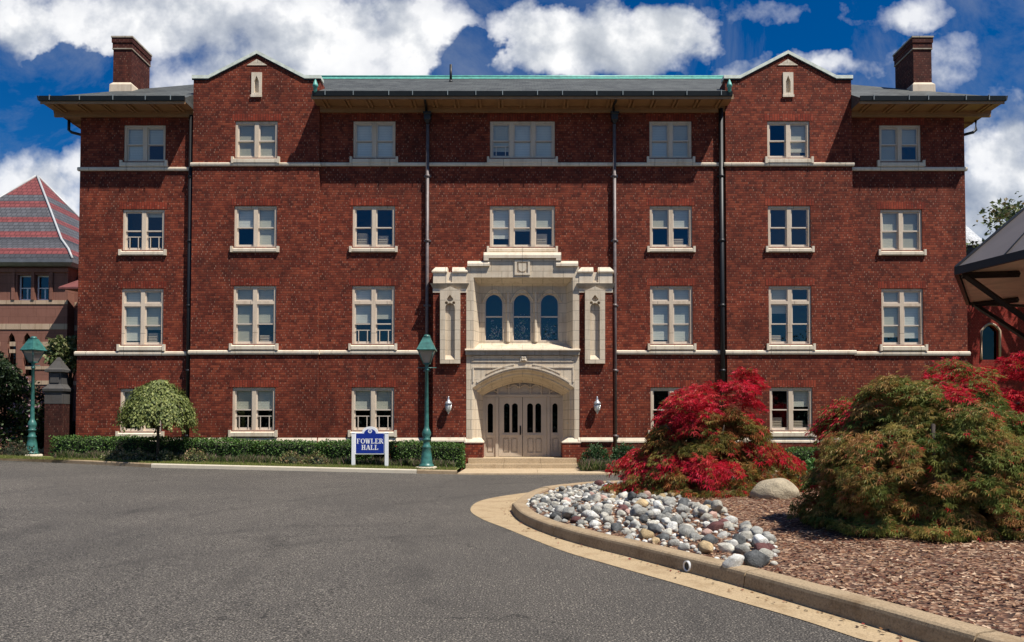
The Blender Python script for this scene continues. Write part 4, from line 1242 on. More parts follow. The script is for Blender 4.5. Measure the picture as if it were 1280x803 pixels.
# ------------------------------------------------------------------ wall lanterns
def lantern_parts(root, o):
    x, y, z = o
    b = MB()
    b.lathe([(0, -.02), (.065, -.02), (.065, .0), (.03, .02)], 12, (0, 0, 0))
    b.v = [(x + p[0], y + .14 - p[2] - .0, z + .05 + p[1]) for p in b.v]
    b.tube([(x, y + .12, z + .05), (x, y + .06, z + .16), (x, y, z + .27), (x, y, z + .22)], .018, 6)
    b.build('bracket', M['lantern_grey'], root, o)
    b = MB()
    b.lathe([(.0, -.01), (.035, 0), (.085, .10), (.105, .22), (.10, .30)], 12, (x, y, z - .22))
    b.build('lamp_globe', M['lantern_glass'], root, o)
    b = MB()
    b.lathe([(.135, .085), (.14, .10), (.09, .17), (.045, .20), (.05, .24), (.02, .29), (.03, .32), (.0, .37)], 12, (x, y, z))
    b.lathe([(.0, -.30), (.03, -.27), (.02, -.24), (.045, -.215), (.04, -.20)], 10, (x, y, z))
    for k in range(6):
        an = k*math.pi/3
        c_, s_ = math.cos(an), math.sin(an)
        b.tube([(x + .04*c_, y + .04*s_, z - .215), (x + .092*c_, y + .092*s_, z - .12), (x + .113*c_, y + .113*s_, z), (x + .112*c_, y + .112*s_, z + .09)], .009, 4)
    b.build('lamp_cap', M['lantern_grey'], root, o)
lx, lz = PX(560.5, 508, YP - .16)
root = empty('wall_lantern', (lx, YP - .16, lz), 'grey wall lantern on the brick pier left of the entrance doors', 'wall lantern', 'wall lanterns beside the entrance')
lantern_parts(root, (lx, YP - .16, lz))
index_kids(root)
c2 = copy_tree(root); c2.location = (PX(746.5, 508, YP - .16)[0], YP - .16, lz)
c2['label'] = 'grey wall lantern on the brick pier right of the entrance doors'

# ------------------------------------------------------------------ street lamps
def street_lamp(o):
    x, y, z = o
    root = empty('street_lamp', o, 'green street lamp standing between the name sign and the entrance', 'street lamp', 'green lamps along the kerb')
    b = MB()
    b.lathe([(.36, -.1), (.36, .05), (.33, .07), (.2, .07)], 20, o); b.build('footing', M['plinth'], root, o)
    b = MB()
    b.lathe([(.255, .072), (.255, .12), (.22, .15), (.205, .2), (.165, .5), (.135, .68), (.15, .70), (.15, .74), (.115, .78), (.11, .93), (.14, .95), (.14, .99), (.10, 1.02),
             (.15, 1.12), (.15, 1.20), (.11, 1.30), (.085, 1.34), (.075, 1.42), (.052, 3.25), (.075, 3.27), (.075, 3.31), (.05, 3.34), (.06, 3.44), (.10, 3.5)], 16, o)
    b.build('post', M['lamp_green'], root, o)
    b = MB(); b.tube([(x - .32, y, z + 3.36), (x + .32, y, z + 3.36)], .016, 6)
    b.build('ladder_bar', M['lamp_green'], root, o)
    b = MB()
    sq = lambda w, h: [(x - w, y - w, z + h), (x + w, y - w, z + h), (x + w, y + w, z + h), (x - w, y + w, z + h)]
    b.loft([sq(.10, 3.5), sq(.255, 3.93)], 0, True)
    b.build('lamp_pane', M['lamp_glass'], root, o)
    b = MB()
    b.loft([sq(.115, 3.485), sq(.115, 3.52)], 0, True, False, True)
    for sx in (-1, 1):
        for sy in (-1, 1):
            b.tube([(x + sx*.105, y + sy*.105, z + 3.5), (x + sx*.26, y + sy*.26, z + 3.93)], .018, 5)
    b.build('cage', M['lamp_green'], root, o)
    b = MB()
    b.loft([sq(.30, 3.92), sq(.315, 3.95), sq(.29, 3.99), sq(.13, 4.33), sq(.12, 4.37)], 0, True, False, True)
    b.lathe([(.115, 4.37), (.12, 4.41), (.08, 4.46), (.0, 4.48)], 14, o)
    b.build('lamp_hood', M['lamp_green'], root, o)
    b = MB(); b.lathe([(.02, 3.45), (.03, 3.6), (.055, 3.68), (.05, 3.76), (.0, 3.8)], 10, o)
    b.build('bulb', M['white_paint'], root, o)
    return root
Y1 = -2.75; X1 = PX(533, 584, Y1)[0]
z1 = rise(X1) + .12
lamp1 = street_lamp((X1, Y1, z1))
index_kids(lamp1)
lamp2 = copy_tree(lamp1)
X2, Y2 = PG(39.5, 570.5, .48)
lamp2.location = (X2, max(Y2, kerb_y(X2) + .6), rise(X2) + .12); lamp2.rotation_euler = (0, 0, R(-17))
lamp2.scale = (0.97,)*3
lamp2['label'] = 'green street lamp at the left end of the hedge in front of dark shrubs'

# ------------------------------------------------------------------ name sign
ys = -2.35
sx0, sz1 = PX(440.0, 542, ys); sx1 = PX(485.5, 542, ys)[0]
gz = rise(-5) + .1
root = empty('name_sign', ((sx0 + sx1)/2, ys, gz), 'blue and white name sign on two white posts before the hedge', 'sign')
org = tuple(root.location)
for xa in (sx0, sx1 - .11):
    b = MB(); b.box(xa, xa + .11, ys - .055, ys + .055, gz - .1, PZ(541.5, ys))
    b.loft([[(xa - .012, ys - .067, PZ(541.5, ys)), (xa + .122, ys - .067, PZ(541.5, ys)), (xa + .122, ys + .067, PZ(541.5, ys)), (xa - .012, ys + .067, PZ(541.5, ys))],
            [(xa + .03, ys - .03, PZ(541.5, ys) + .035), (xa + .08, ys - .03, PZ(541.5, ys) + .035), (xa + .08, ys + .03, PZ(541.5, ys) + .035), (xa + .03, ys + .03, PZ(541.5, ys) + .035)]], 0, True, False, True)
    b.build('post', M['white_paint'], root, org)
zb0, zb1 = PZ(568.0, ys), PZ(540.8, ys)
xc = (sx0 + sx1)/2; ztop = PZ(533.3, ys)
def plaque(m_, w, t0, hump_w, hump_h):
    x0, x1 = sx0 + .112 + m_, sx1 - .112 - m_
    z0, z1 = zb0 + m_, zb1 - m_
    hump = [(xc + hump_w*math.cos(t), z1 + hump_h*math.sin(t)) for t in np.linspace(0, math.pi, 13)]
    return [(x0, z0), (x1, z0), (x1, z1)] + hump + [(x0, z1)]
b = MB(); b.plate(plaque(.0, 0, 0, .27, ztop - zb1), [], ys - .03, ys + .03); b.build('board', M['white_paint'], root, org)
b = MB(); b.plate(plaque(.035, 0, 0, .20, ztop - zb1 - .05), [], ys - .036, ys - .0305); b.build('blue_panel', M['sign_blue'], root, org)
# serif lettering, drawn stroke by stroke
def glyph(ch):
    S, T = .20, .085          # stem and thin stroke
    q = []
    def bar(x0, x1, z0, z1): q.append([(x0, z0), (x1, z0), (x1, z1), (x0, z1)])
    def dia(xa, za, xb_, zb_, w): q.append([(xa - w/2, za), (xa + w/2, za), (xb_ + w/2, zb_), (xb_ - w/2, zb_)])
    def ring(cx, cz, rx, rz, t0, t1, wx, wz, n=14):
        ts = np.linspace(t0, t1, n)
        for a_, c_ in zip(ts, ts[1:]):
            q.append([(cx + rx*math.cos(a_), cz + rz*math.sin(a_)), (cx + rx*math.cos(c_), cz + rz*math.sin(c_)), (cx + (rx-wx)*math.cos(c_), cz + (rz-wz)*math.sin(c_)), (cx + (rx-wx)*math.cos(a_), cz + (rz-wz)*math.sin(a_))])
    w = .78
    if ch in 'FEL':
        bar(.10, .10 + S, T, 1 - T); bar(0, .42, 0, T); bar(0, .42, 1 - T, 1)
        if ch != 'L': bar(.42, .72, 1 - T, 1); bar(.62, .72, .76, 1 - T); bar(.30, .55, .47, .56)
        if ch != 'F': bar(.42, .74, 0, T); bar(.63, .74, T, .27)
    elif ch == 'O': ring(.45, .5, .45, .51, 0, 2*math.pi, .20, .09, 25); w = .90
    elif ch == 'W':
        dia(.30, 0, .12, 1 - T, .21); dia(.34, 0, .52, .95, .11); dia(.72, 0, .54, .95, .21); dia(.76, 0, .95, 1 - T, .11)
        bar(-.04, .32, 1 - T, 1); bar(.80, 1.10, 1 - T, 1); bar(.38, .62, 1 - T, 1); w = 1.08
    elif ch == 'H':
        for x in (.10, .56): bar(x, x + S, T, 1 - T); bar(x - .10, x + S + .10, 0, T); bar(x - .10, x + S + .10, 1 - T, 1)
        bar(.30, .56, .46, .55); w = .88
    elif ch == 'A':
        dia(.13, T, .42, 1, .10); dia(.70, T, .44, 1, .22); bar(.24, .56, .28, .37); bar(-.02, .30, 0, T); bar(.50, .88, 0, T); w = .86
    elif ch == 'R':
        bar(.10, .10 + S, T, 1 - T); bar(0, .42, 0, T); bar(0, .45, 1 - T, 1); ring(.44, .745, .30, .255, -math.pi/2, math.pi/2, .19, .085, 10)
        bar(.30, .45, .49, .575); dia(.74, T, .48, .50, .22); bar(.64, .90, 0, T); w = .88
    return q, w
b = MB()
for word, zc, h in (('FOWLER', PZ(551.6, ys), .165), ('HALL', PZ(559.4, ys), .165)):
    gl = [glyph(c_) for c_ in word]; sc = h*.98; gap = .07
    tot = sum(w for _, w in gl) + gap*(len(gl) - 1); x = xc - tot*sc/2
    for q, w in gl:
        for i, poly_ in enumerate(q):
            b.plate([(x + p[0]*sc, zc - h/2 + p[1]*h) for p in poly_], [], ys - .0405 - .0002*i, ys - .0365)
        x += (w + gap)*sc
b.build('lettering', M['white_paint'], root, org)
b = MB(); zc = zb1 + .045
for r0, n_ in ((.085, 8),):
    pts = []
    for k in range(16):
        r_ = r0 if k % 2 == 0 else r0*.62
        pts.append((xc + r_*math.cos(k*math.pi/8), zc + r_*math.sin(k*math.pi/8)))
    hole = [(xc + .032*math.cos(t), zc + .032*math.sin(t)) for t in np.linspace(0, 2*math.pi, 10, endpoint=False)]
    b.plate(pts, [hole], ys - .0405, ys - .0365)
b.build('emblem', M['white_paint'], root, org)
# ------------------------------------------------------------------ hedges and border plants
def box_hedge(name, x0, x1, y0, y1, h, label, n_per=700, pal=None, group=None, rough=.06):
    """clipped hedge between x0 and x1: a dark solid core wrapped in small leaves"""
    g0 = rise((x0 + x1)/2) + .09
    core = MB(); nx = max(3, int((x1 - x0)/.35))
    loops = []
    for i in range(nx + 1):
        x = x0 + .10 + (x1 - x0 - .2)*i/nx; g = rise(x) + .09
        e = .12 if i in (0, nx) else 0
        d = .09 + .05*noise.noise(Vector((x*2.1, 3.3, 0)))
        loops.append([(x, y0 + d + e, g), (x, y0 + d + e*.5, g + h*.75 - e), (x, y0 + .22, g + h - d - e), (x, y1 - .2, g + h - d - e), (x, y1 - d - e, g + h*.7), (x, y1 - d - e, g)])
    core.loft(loops, 0, True, False, True)
    A = ((x1 - x0)*(y1 - y0) + (x1 - x0)*h*1.3 + 2*(y1 - y0)*h)
    n = int(A*n_per)
    P_, D_ = [], []
    areas = np.array([(x1-x0)*(y1-y0), (x1-x0)*h, (y1-y0)*h, (y1-y0)*h]); w = areas/areas.sum()
    side = rng.choice(4, n, p=w); u, v = rng.uniform(0, 1, n), rng.uniform(0, 1, n)
    X = np.where(side < 2, x0 + (x1-x0)*u, np.where(side == 2, x0, x1))
    Yv = np.where(side == 0, y0 + (y1-y0)*v, np.where(side == 1, y0, y0 + (y1-y0)*u))
    Z = np.where(side == 0, h, h*v)
    nr = np.stack([np.where(side == 2, -1., np.where(side == 3, 1., 0.)), np.where(side == 1, -1., 0.), np.where(side == 0, 1., 0.)], 1)
    # rounded shoulders, billows
    lump = np.array([noise.noise(Vector((a*1.6, b_*1.6, c_*1.6))) for a, b_, c_ in zip(X, Yv, Z)])
    inset = rng.uniform(-.02, .11, n)*(1) - lump*rough
    ex = np.minimum(X - x0, x1 - X); cut = np.where(ex < .18, (.18 - ex)*.8, 0)
    ey = np.where(side == 0, np.minimum(Yv - y0, y1 - Yv), .3); cut2 = np.where(ey < .12, (.12 - ey)*.7, 0)
    C_ = np.stack([X, Yv, Z], 1) - nr*inset[:, None]
    C_[:, 2] = C_[:, 2] - np.where(side == 0, cut + cut2, 0)
    C_[:, 1] += np.where(side == 1, cut + np.where(h - Z < .12, (.12 - (h - Z))*.5, 0), 0)
    C_[:, 2] = np.maximum(C_[:, 2], .03) + np.array([rise(x) + .09 for x in X])
    tip = nr*.6 + rng.normal(0, .6, (n, 3)); ln = nr*.7 + rng.normal(0, .5, (n, 3)) + np.array([0, 0, .3])
    cols = pick_cols(n, pal or [(0.03, 0.07, 0.015), (0.055, 0.12, 0.024), (0.085, 0.17, 0.032), (0.125, 0.21, 0.045)], .3)
    o = leaf_mesh(name, 'oval', C_, tip, ln, rng.uniform(.045, .085, n), cols, M['leaf'], org=((x0+x1)/2, (y0+y1)/2, g0), core=core, core_mat=M['core'])
    return tag(o, label, 'hedge', group)
hx = lambda px: PX(px, 560, -1.5)[0]
HG = 'clipped hedges along the left front of the hall'
box_hedge('clipped_hedge', hx(67), hx(318), -1.75, -.95, .80, 'long clipped green hedge behind the small weeping tree', group=HG)
box_hedge('clipped_hedge', hx(319), hx(399), -1.72, -.95, .80, 'short clipped hedge piece just left of the name sign, second from the sign', group=HG)
box_hedge('clipped_hedge', hx(401), hx(484), -1.75, -.95, .84, 'clipped hedge piece directly behind the blue name sign', group=HG)
box_hedge('clipped_hedge', hx(485), hx(579), -1.75, -.95, .86, 'clipped hedge piece behind the green lamp beside the entrance', group=HG)
box_hedge('clipped_hedge', hx(985), hx(1190), -1.6, -.85, .70, 'low clipped hedge under the windows behind the two maples', group='hedges right of the entrance')

def tuft_row(name, x0, x1, y0, y1, h, label, n, flower=.2, group=None):
    X, Yv = rng.uniform(x0, x1, n), rng.uniform(y0, y1, n)
    g = np.array([rise(x) + .10 for x in X])
    hh = h*(.75 + .35*np.array([noise.noise(Vector((x*1.9, y*1.9, 5))) for x, y in zip(X, Yv)]))*rng.uniform(.6, 1.15, n)
    th = rng.uniform(0, 6.28, n); ln = rng.uniform(.1, .75, n)
    tip = np.stack([np.cos(th)*ln, np.sin(th)*ln, np.ones(n)], 1)
    fl = rng.uniform(0, 1, n) < flower
    cols = pick_cols(n, [(0.04, 0.07, 0.016), (0.07, 0.11, 0.024), (0.12, 0.15, 0.04), (0.05, 0.085, 0.02)], .3)
    cols[fl] = pick_cols(int(fl.sum()), [(0.24, 0.17, 0.12), (0.20, 0.17, 0.09), (0.22, 0.15, 0.14)], .25)
    hh = np.where(fl, hh*1.15, hh)
    o = leaf_mesh(name, 'blade', np.stack([X, Yv, g], 1), tip, np.stack([np.sin(th), -np.cos(th), np.zeros(n)], 1), hh, cols, M['blade'], org=((x0+x1)/2, (y0+y1)/2, rise((x0+x1)/2)+.10))
    me = o.data
    return tag(o, label, 'border plants', group, kind='stuff')
tuft_row('lilyturf_border', PX(70, 575, -2.1)[0], -2.35, -2.2, -1.75, .36, 'row of grassy flowering lilyturf in front of the clipped hedge', 17000, .22)
tuft_row('lilyturf_border', 1.95, 5.2, -2.7, -1.9, .40, 'grassy lilyturf patch right of the entrance steps', 4200, .25)

def lawn_blades(x0, x1, y_lo, y_hi, n):
    X = rng.uniform(x0, x1, n); yl = np.array([y_lo(x) for x in X]); Yv = yl + (y_hi - yl)*rng.uniform(0, 1, n)**1.1
    g = np.array([rise(x) + .115 for x in X]); th = rng.uniform(0, 6.28, n); l = rng.uniform(.2, 1.0, n)
    tip = np.stack([np.cos(th)*l, np.sin(th)*l, np.ones(n)], 1)
    cols = pick_cols(n, [(0.13, 0.18, 0.03), (0.19, 0.23, 0.045), (0.25, 0.26, 0.075), (0.33, 0.28, 0.12), (0.10, 0.14, 0.025)], .3)
    o = leaf_mesh('lawn_grass', 'blade', np.stack([X, Yv, g], 1), tip, np.stack([np.sin(th), -np.cos(th), np.zeros(n)], 1), rng.uniform(.05, .11, n), cols, M['blade'])
    return tag(o, None, 'grass', kind='stuff')
tag(lawn_blades(-20, -2.2, lambda x: kerb_y(x) + .17, -2.3, 30000), 'mown grass strip between the left kerb and the border plants', 'grass')
tag(lawn_blades(2.9, 16, lambda x: kerb_y(x) + .17, -2.3, 14000), 'mown grass strip right of the entrance walk', 'grass')

# pale sedum clumps near the weeping tree
def clump(name, px, py, w, h, label, pal, n, shape='oval', size=(.05, .09), Y=None, cat='plant', group=None, up=.4):
    if Y is None and px < 800: Y = -2.35 if px > 60 else -.6
    g = rise(PG(px, py, .3)[0]) + .10
    x, y = PG(px, py, g)
    if Y is not None: x, y = PX(px, py, Y)[0], Y; g = rise(x) + .10
    th = rng.uniform(0, 6.28, n); ph = np.arccos(rng.uniform(-.1, 1, n)); rr = rng.uniform(.72, 1.05, n)
    lump = np.array([1 + .22*noise.noise(Vector((math.cos(a)*1.7 + px, math.sin(a)*1.7, b_*2))) for a, b_ in zip(th, ph)])
    d = np.stack([np.cos(th)*np.sin(ph), np.sin(th)*np.sin(ph), np.cos(ph)], 1)
    C_ = d*np.array([w, w*.8, h])*(rr*lump)[:, None] + np.array([x, y, g])
    C_[:, 2] = np.maximum(C_[:, 2], g + .02)
    tip = d + rng.normal(0, .5, (n, 3)); nr = d*.5 + np.array([0, 0, up]) + rng.normal(0, .4, (n, 3))
    core = MB(); vs, fs = ico(2, px, .2, 1.5, w*.72, w*.58, h*.72)
    core.mesh([(x + p[0], y + p[1], g + max(p[2], -.02)) for p in vs], fs)
    o = leaf_mesh(name, shape, C_, tip, nr, rng.uniform(*size, n), pick_cols(n, pal, .3), M['leaf'], org=(x, y, g), core=core, core_mat=M['core'])
    return tag(o, label, cat, group)
PALE = [(0.30, 0.30, 0.17), (0.24, 0.25, 0.11), (0.36, 0.30, 0.20), (0.16, 0.19, 0.06), (0.10, 0.13, 0.04)]
for i, (px, py, w, h, lab) in enumerate(((141, 571, .36, .36, 'pale sedum clump at the left end of the sedum patch'), (157, 572, .34, .34, 'pale sedum clump second from left before the hedge'),
        (172, 573, .36, .42, 'tallest pale sedum clump just left of the weeping tree trunk'), (187, 574, .26, .28, 'small pale sedum clump against the weeping tree trunk'), (207, 574, .34, .40, 'pale sedum clump just right of the weeping tree trunk'))):
    clump('sedum_clump', px, py, w, h, lab, PALE, 420, group='sedum clumps by the weeping tree')
clump('sedum_clump', 150, 566, .18, .62, 'tall thin brownish sedum stem group against the hedge', [(0.26, 0.20, 0.11), (0.20, 0.19, 0.08)], 160, group='sedum clumps by the weeping tree')
for px, lab in ((244, 'reddish grey low shrub right of the weeping tree'), (362, 'pale twiggy shrub at the hedge left of the name sign'), (395, 'pale yellowish shrub nearest left of the name sign')):
    clump('low_shrub', px, 575, .42, .46, lab, [(0.20, 0.19, 0.08), (0.26, 0.17, 0.09), (0.14, 0.16, 0.05), (0.09, 0.11, 0.03)], 520, cat='shrub', group='low shrubs before the hedge')
DK = [(0.018, 0.05, 0.016), (0.03, 0.075, 0.022), (0.05, 0.11, 0.035), (0.10, 0.17, 0.07)]
clump('round_shrub', 745, 572, .52, .78, 'dark green loose shrub nearest the entrance steps on the right', DK, 1600, size=(.06, .11), Y=-1.35, cat='shrub', group='loose shrubs right of the entrance', up=.8)
clump('round_shrub', 782, 572, .56, .82, 'dark green loose shrub partly behind the red maple', DK, 1700, size=(.06, .11), Y=-1.35, cat='shrub', group='loose shrubs right of the entrance', up=.8)

# broad-leaved plants between the maples
for px, py, w, h, lab in ((1002, 606, .55, .42, 'bright green leafy plant between the two maples behind the boulder'), (1020, 600, .5, .5, 'bright green leafy plant half hidden by the big green maple')):
    clump('leafy_plant', px, py, w, h, lab, [(0.06, 0.16, 0.03), (0.10, 0.24, 0.05), (0.04, 0.11, 0.02)], 420, size=(.10, .18), group='leafy plants behind the boulder')

# ------------------------------------------------------------------ laceleaf maples
def maple(name, c, rx, ry, h, n_spray, per, label, reds, red_fn, leaf=(.06, .10), spray_r=.30, seed=0, lump_amp=.2, pal_g=None, pal_r=None, droop=.55, tiers=False):
    """mound of drooping leaf sprays on a low branching trunk"""
    x0, y0, z0 = c
    root = empty(name, c, label, 'tree')
    b = MB()
    b.tube([(x0, y0, z0 - .1), (x0 + .04, y0, z0 + h*.25), (x0 - .05, y0 + .05, z0 + h*.5)], [.10, .085, .07], 8)
    K = 11
    for k in range(K):
        an = k*2*math.pi/K + .3; rr_ = .72
        p0 = (x0 - .02, y0, z0 + h*(.25 + .03*(k % 4)))
        p1 = (x0 + rx*.35*math.cos(an), y0 + ry*.35*math.sin(an), z0 + h*(.55 + .1*math.sin(k*2.1)))
        if tiers: rr_ = .5
        p2 = (x0 + rx*rr_*math.cos(an), y0 + ry*rr_*math.sin(an), z0 + h*(.55 + .15*math.sin(k*2.1)))
        p3 = (x0 + rx*(rr_ + .13)*math.cos(an), y0 + ry*(rr_ + .13)*math.sin(an), z0 + h*(.30 if not tiers else .62))
        b.tube([p0, p1, p2, p3], [.055, .04, .025, .01], 6)
    b.build('trunk', M['bark'], root, c)
    rg = np.random.default_rng(seed)
    # spray centres
    th = rg.uniform(0, 2*math.pi, n_spray); cz = rg.uniform(-.12, 1, n_spray); sr = np.sqrt(np.maximum(0, 1 - cz*cz))
    d = np.stack([np.cos(th)*sr, np.sin(th)*sr, cz], 1)
    layer = np.where(rg.uniform(0, 1, n_spray) < .78, rg.uniform(.88, 1.02, n_spray), rg.uniform(.5, .88, n_spray))
    lump = np.array([1 + lump_amp*noise.noise(Vector((a*2.1 + seed, b_*2.1, c_*2.1))) + lump_amp*.5*noise.noise(Vector((a*5 + seed, b_*5, c_*5))) for a, b_, c_ in d])
    boxy = np.stack([np.cos(th)*sr**.7, np.sin(th)*sr**.7, np.maximum(cz, -.1)**1.0 if False else cz], 1)
    S = boxy*np.array([rx, ry, h])*(layer*lump)[:, None]
    if tiers:       # a lower skirt and an upper crown with a waist between
        zz = np.clip(S[:, 2]/h, 0, 1)
        f = np.interp(zz, [0, .18, .34, .46, .56, .68, .85, 1.0], [1.0, 1.08, .98, .70, .64, .74, .80, 1.0])
        S[:, 0] *= f; S[:, 1] *= f
    out = norm(d*np.array([1/rx, 1/ry, 1/h]))
    red = np.array([red_fn(s[0]/rx, s[1]/ry, s[2]/h, rg) for s in S])
    n = n_spray*per
    sid = np.repeat(np.arange(n_spray), per)
    o_ = out[sid]
    up = np.array([0, 0, 1.0])
    nrm_ = norm(o_*.55 + up*.75 + rg.normal(0, .12, (n_spray, 3))[sid])
    t1 = norm(np.cross(nrm_, np.array([.3, .1, .2]) + rg.normal(0, .01, (n, 3)))); t2 = np.cross(nrm_, t1)
    a = rg.uniform(0, 2*math.pi, n); q = np.sqrt(rg.uniform(0, 1, n)); sc = (spray_r*rg.uniform(.6, 1.3, n_spray))[sid]
    off = t1*(np.cos(a)*q*sc)[:, None] + t2*(np.sin(a)*q*sc)[:, None] - nrm_*(q*q*sc*droop)[:, None] + rg.normal(0, .022, (n, 3))
    C_ = S[sid] + off + np.array(c)
    C_[:, 2] = np.maximum(C_[:, 2], z0 + .03 + rg.uniform(0, .1, n))
    radial = norm(t1*np.cos(a)[:, None] + t2*np.sin(a)[:, None] + o_*.6)
    tip = norm(radial + np.array([0, 0, -.75]) + rg.normal(0, .3, (n, 3)))
    ln = norm(nrm_ + rg.normal(0, .35, (n, 3)))
    pg, pr = np.array(pal_g), np.array(pal_r)
    sg_ = rg.integers(0, len(pg), n_spray); srd = rg.integers(0, len(pr), n_spray)
    mixg = np.where(rg.uniform(0, 1, n)[:, None] < .6, pg[sg_[sid]], pg[rg.integers(0, len(pg), n)])
    mixr = np.where(rg.uniform(0, 1, n)[:, None] < .6, pr[srd[sid]], pr[rg.integers(0, len(pr), n)])
    isred = rg.uniform(0, 1, n) < red[sid]
    col = np.where(isred[:, None], mixr, mixg)*(1 + rg.uniform(-.25, .25, (n, 1)))
    leaf_mesh('crown', 'palm', C_, tip, ln, rg.uniform(*leaf, n), col, M['leaf'], parent=root, org=c)
    return root
GREEN = [(0.11, 0.155, 0.032), (0.18, 0.215, 0.05), (0.24, 0.245, 0.06), (0.34, 0.27, 0.075), (0.42, 0.22, 0.085), (0.40, 0.25, 0.08), (0.15, 0.19, 0.04)]
OLIVE = [(0.18, 0.17, 0.035), (0.25, 0.20, 0.045), (0.33, 0.18, 0.05), (0.32, 0.11, 0.035), (0.15, 0.13, 0.03)]
RED = [(0.56, 0.016, 0.04), (0.68, 0.03, 0.075), (0.46, 0.012, 0.026), (0.58, 0.06, 0.06)]
def red1(x, y, z, rg):
    p = .05
    if z > .70 + .09*math.sin(x*6 + 1) or (x < -.2 and z > .6): p = .93
    elif x < .12 and .22 + .05*math.sin(x*9) < z < .37: p = .85
    elif x > .42 and .30 < z < .44: p = .7
    elif x < -.6 and .2 < z < .6: p = .45
    elif z < .1: p = .2
    return p + rg.uniform(-.08, .08)
def red2(x, y, z, rg):
    p = .02
    if z > .93 and x > .1: p = .3
    if x < -.6 and z > .42 and y > -.1: p = .45
    if -.17 < x < -.03 and z > .86 and y < .0: p = .8
    return p
x, y = PG(882, 616, .30)
maple('red_maple', (x, y, mound(x, y)), 1.66, 1.35, 2.10, 340, 74, 'crimson and olive laceleaf maple mound behind the heap of stones', RED, red1, (.07, .125), .26, 3, .36, OLIVE, RED, tiers=True)
x, y = PG(1168, 655, .36)
maple('green_maple', (x, y, mound(x, y)), 1.45, 1.25, 1.94, 640, 125, 'large olive green laceleaf maple mound at the right of the bed', RED, red2, (.05, .088), .21, 8, .36, GREEN, RED)
x, y = PX(1250, 560, -10.3)[0], -10.3
maple('red_maple', (x, y, mound(x, y)), 2.1, 1.5, 2.75, 280, 60, 'red leafed maple rising behind the large green maple under the shelter roof', RED, lambda x, y, z, rg: .93, (.10, .16), .34, 5, .28, OLIVE, RED)

# boulder
bx_, by_ = PG(970, 626, .3)
vs, fs = ico(4, 4, .16, 1.6, .42, .30, .27)
b = MB(); gz = mound(bx_, by_)
b.mesh([(bx_ + p[0], by_ + p[1], gz + .08 + p[2]) for p in vs], fs, 0, True)
tag(b.build('boulder', M['boulder'], None, (bx_, by_, gz)), 'large tan boulder on the mulch right of the red maple', 'boulder')
clump('weed_tuft', 961, 669, .10, .09, 'small green weed in the mulch beside the dark red stone', [(0.10, 0.20, 0.03), (0.14, 0.24, 0.05)], 90, size=(.03, .06), cat='weed')

# ------------------------------------------------------------------ river stones heaped inside the kerb
meshes = []
for i in range(14):
    r1 = random.Random(i)
    vs, fs = ico(3, i + 1, .17 if i % 3 else .26, 1.25, 1, r1.uniform(.62, .92), r1.uniform(.55, .80))
    # knock flats into them, as tumbled rock has
    for q in range(9 + i % 5):
        d_ = Vector((r1.gauss(0, 1), r1.gauss(0, 1), r1.gauss(0, 1))).normalized(); lim = r1.uniform(.50, .74)
        nv_ = []
        for p in vs:
            p = Vector(p); t_ = p.dot(d_)
            if t_ > lim: p = p - d_*(t_ - lim)*.93
            nv_.append(tuple(p))
        vs = nv_
    me = bpy.data.meshes.new('river_stone'); me.from_pydata(vs, [], fs)
    me.polygons.foreach_set('use_smooth', [True]*len(me.polygons)); me.materials.append(STONES['grey'])
    meshes.append(me)
LAB = {
    'white': 'whitish rounded river stone in the heap inside the kerb', 'grey': 'mid grey rounded river stone in the heap inside the kerb',
    'pale': 'pale buff grey river stone in the heap inside the kerb', 'tan': 'yellowish tan river stone in the heap inside the kerb',
    'dark': 'charcoal dark river stone in the heap inside the kerb', 'maroon': 'dark reddish maroon river stone in the heap inside the kerb',
    'pink': 'pinkish brown river stone in the heap inside the kerb'}
bed_px = [(652, 624), (662, 646), (700, 664), (760, 684), (810, 698), (862, 712), (915, 722), (948, 722), (972, 702), (968, 682), (930, 664), (895, 645), (850, 632), (812, 622), (782, 612), (764, 607), (725, 609), (685, 614)]
bed = [PG(px, py, .2) for px, py in bed_px]
barr = np.array(bed)
bed_d = [tuple(a_*(1-t) + c_*t) for a_, c_ in zip(barr, np.roll(barr, -1, 0)) for t in (0, .25, .5, .75)]
xs_, ys_ = barr[:, 0], barr[:, 1]
sr = random.Random(5)
placed = []
def add_stone(x, y, z, r, kind, mesh_i=None, yaw=None, tilt=None):
    o = bpy.data.objects.new('river_stone', meshes[sr.randrange(14) if mesh_i is None else mesh_i]); COL.objects.link(o)
    o.location = (x, y, z); o.scale = (r, r, r)
    o.rotation_euler = (sr.uniform(-.5, .5) if tilt is None else tilt, sr.uniform(-.5, .5) if tilt is None else 0, sr.uniform(0, 6.28) if yaw is None else yaw)
    o.material_slots[0].link = 'OBJECT'; o.material_slots[0].material = STONES[kind]
    tag(o, LAB[kind], 'stone', 'river stones heaped inside the kerb')
    placed.append((x, y, z, r)); return o
def kind_for():
    return sr.choices(['white', 'grey', 'pale', 'tan', 'dark', 'maroon', 'pink'], [22, 33, 28, 5, 8, 1.5, 3])[0]
def heap(x, y):
    """the stones lie on a low ridge of smaller stones"""
    d = min(math.hypot(x - q[0], y - q[1]) for q in bed_d)
    return 0.0*d
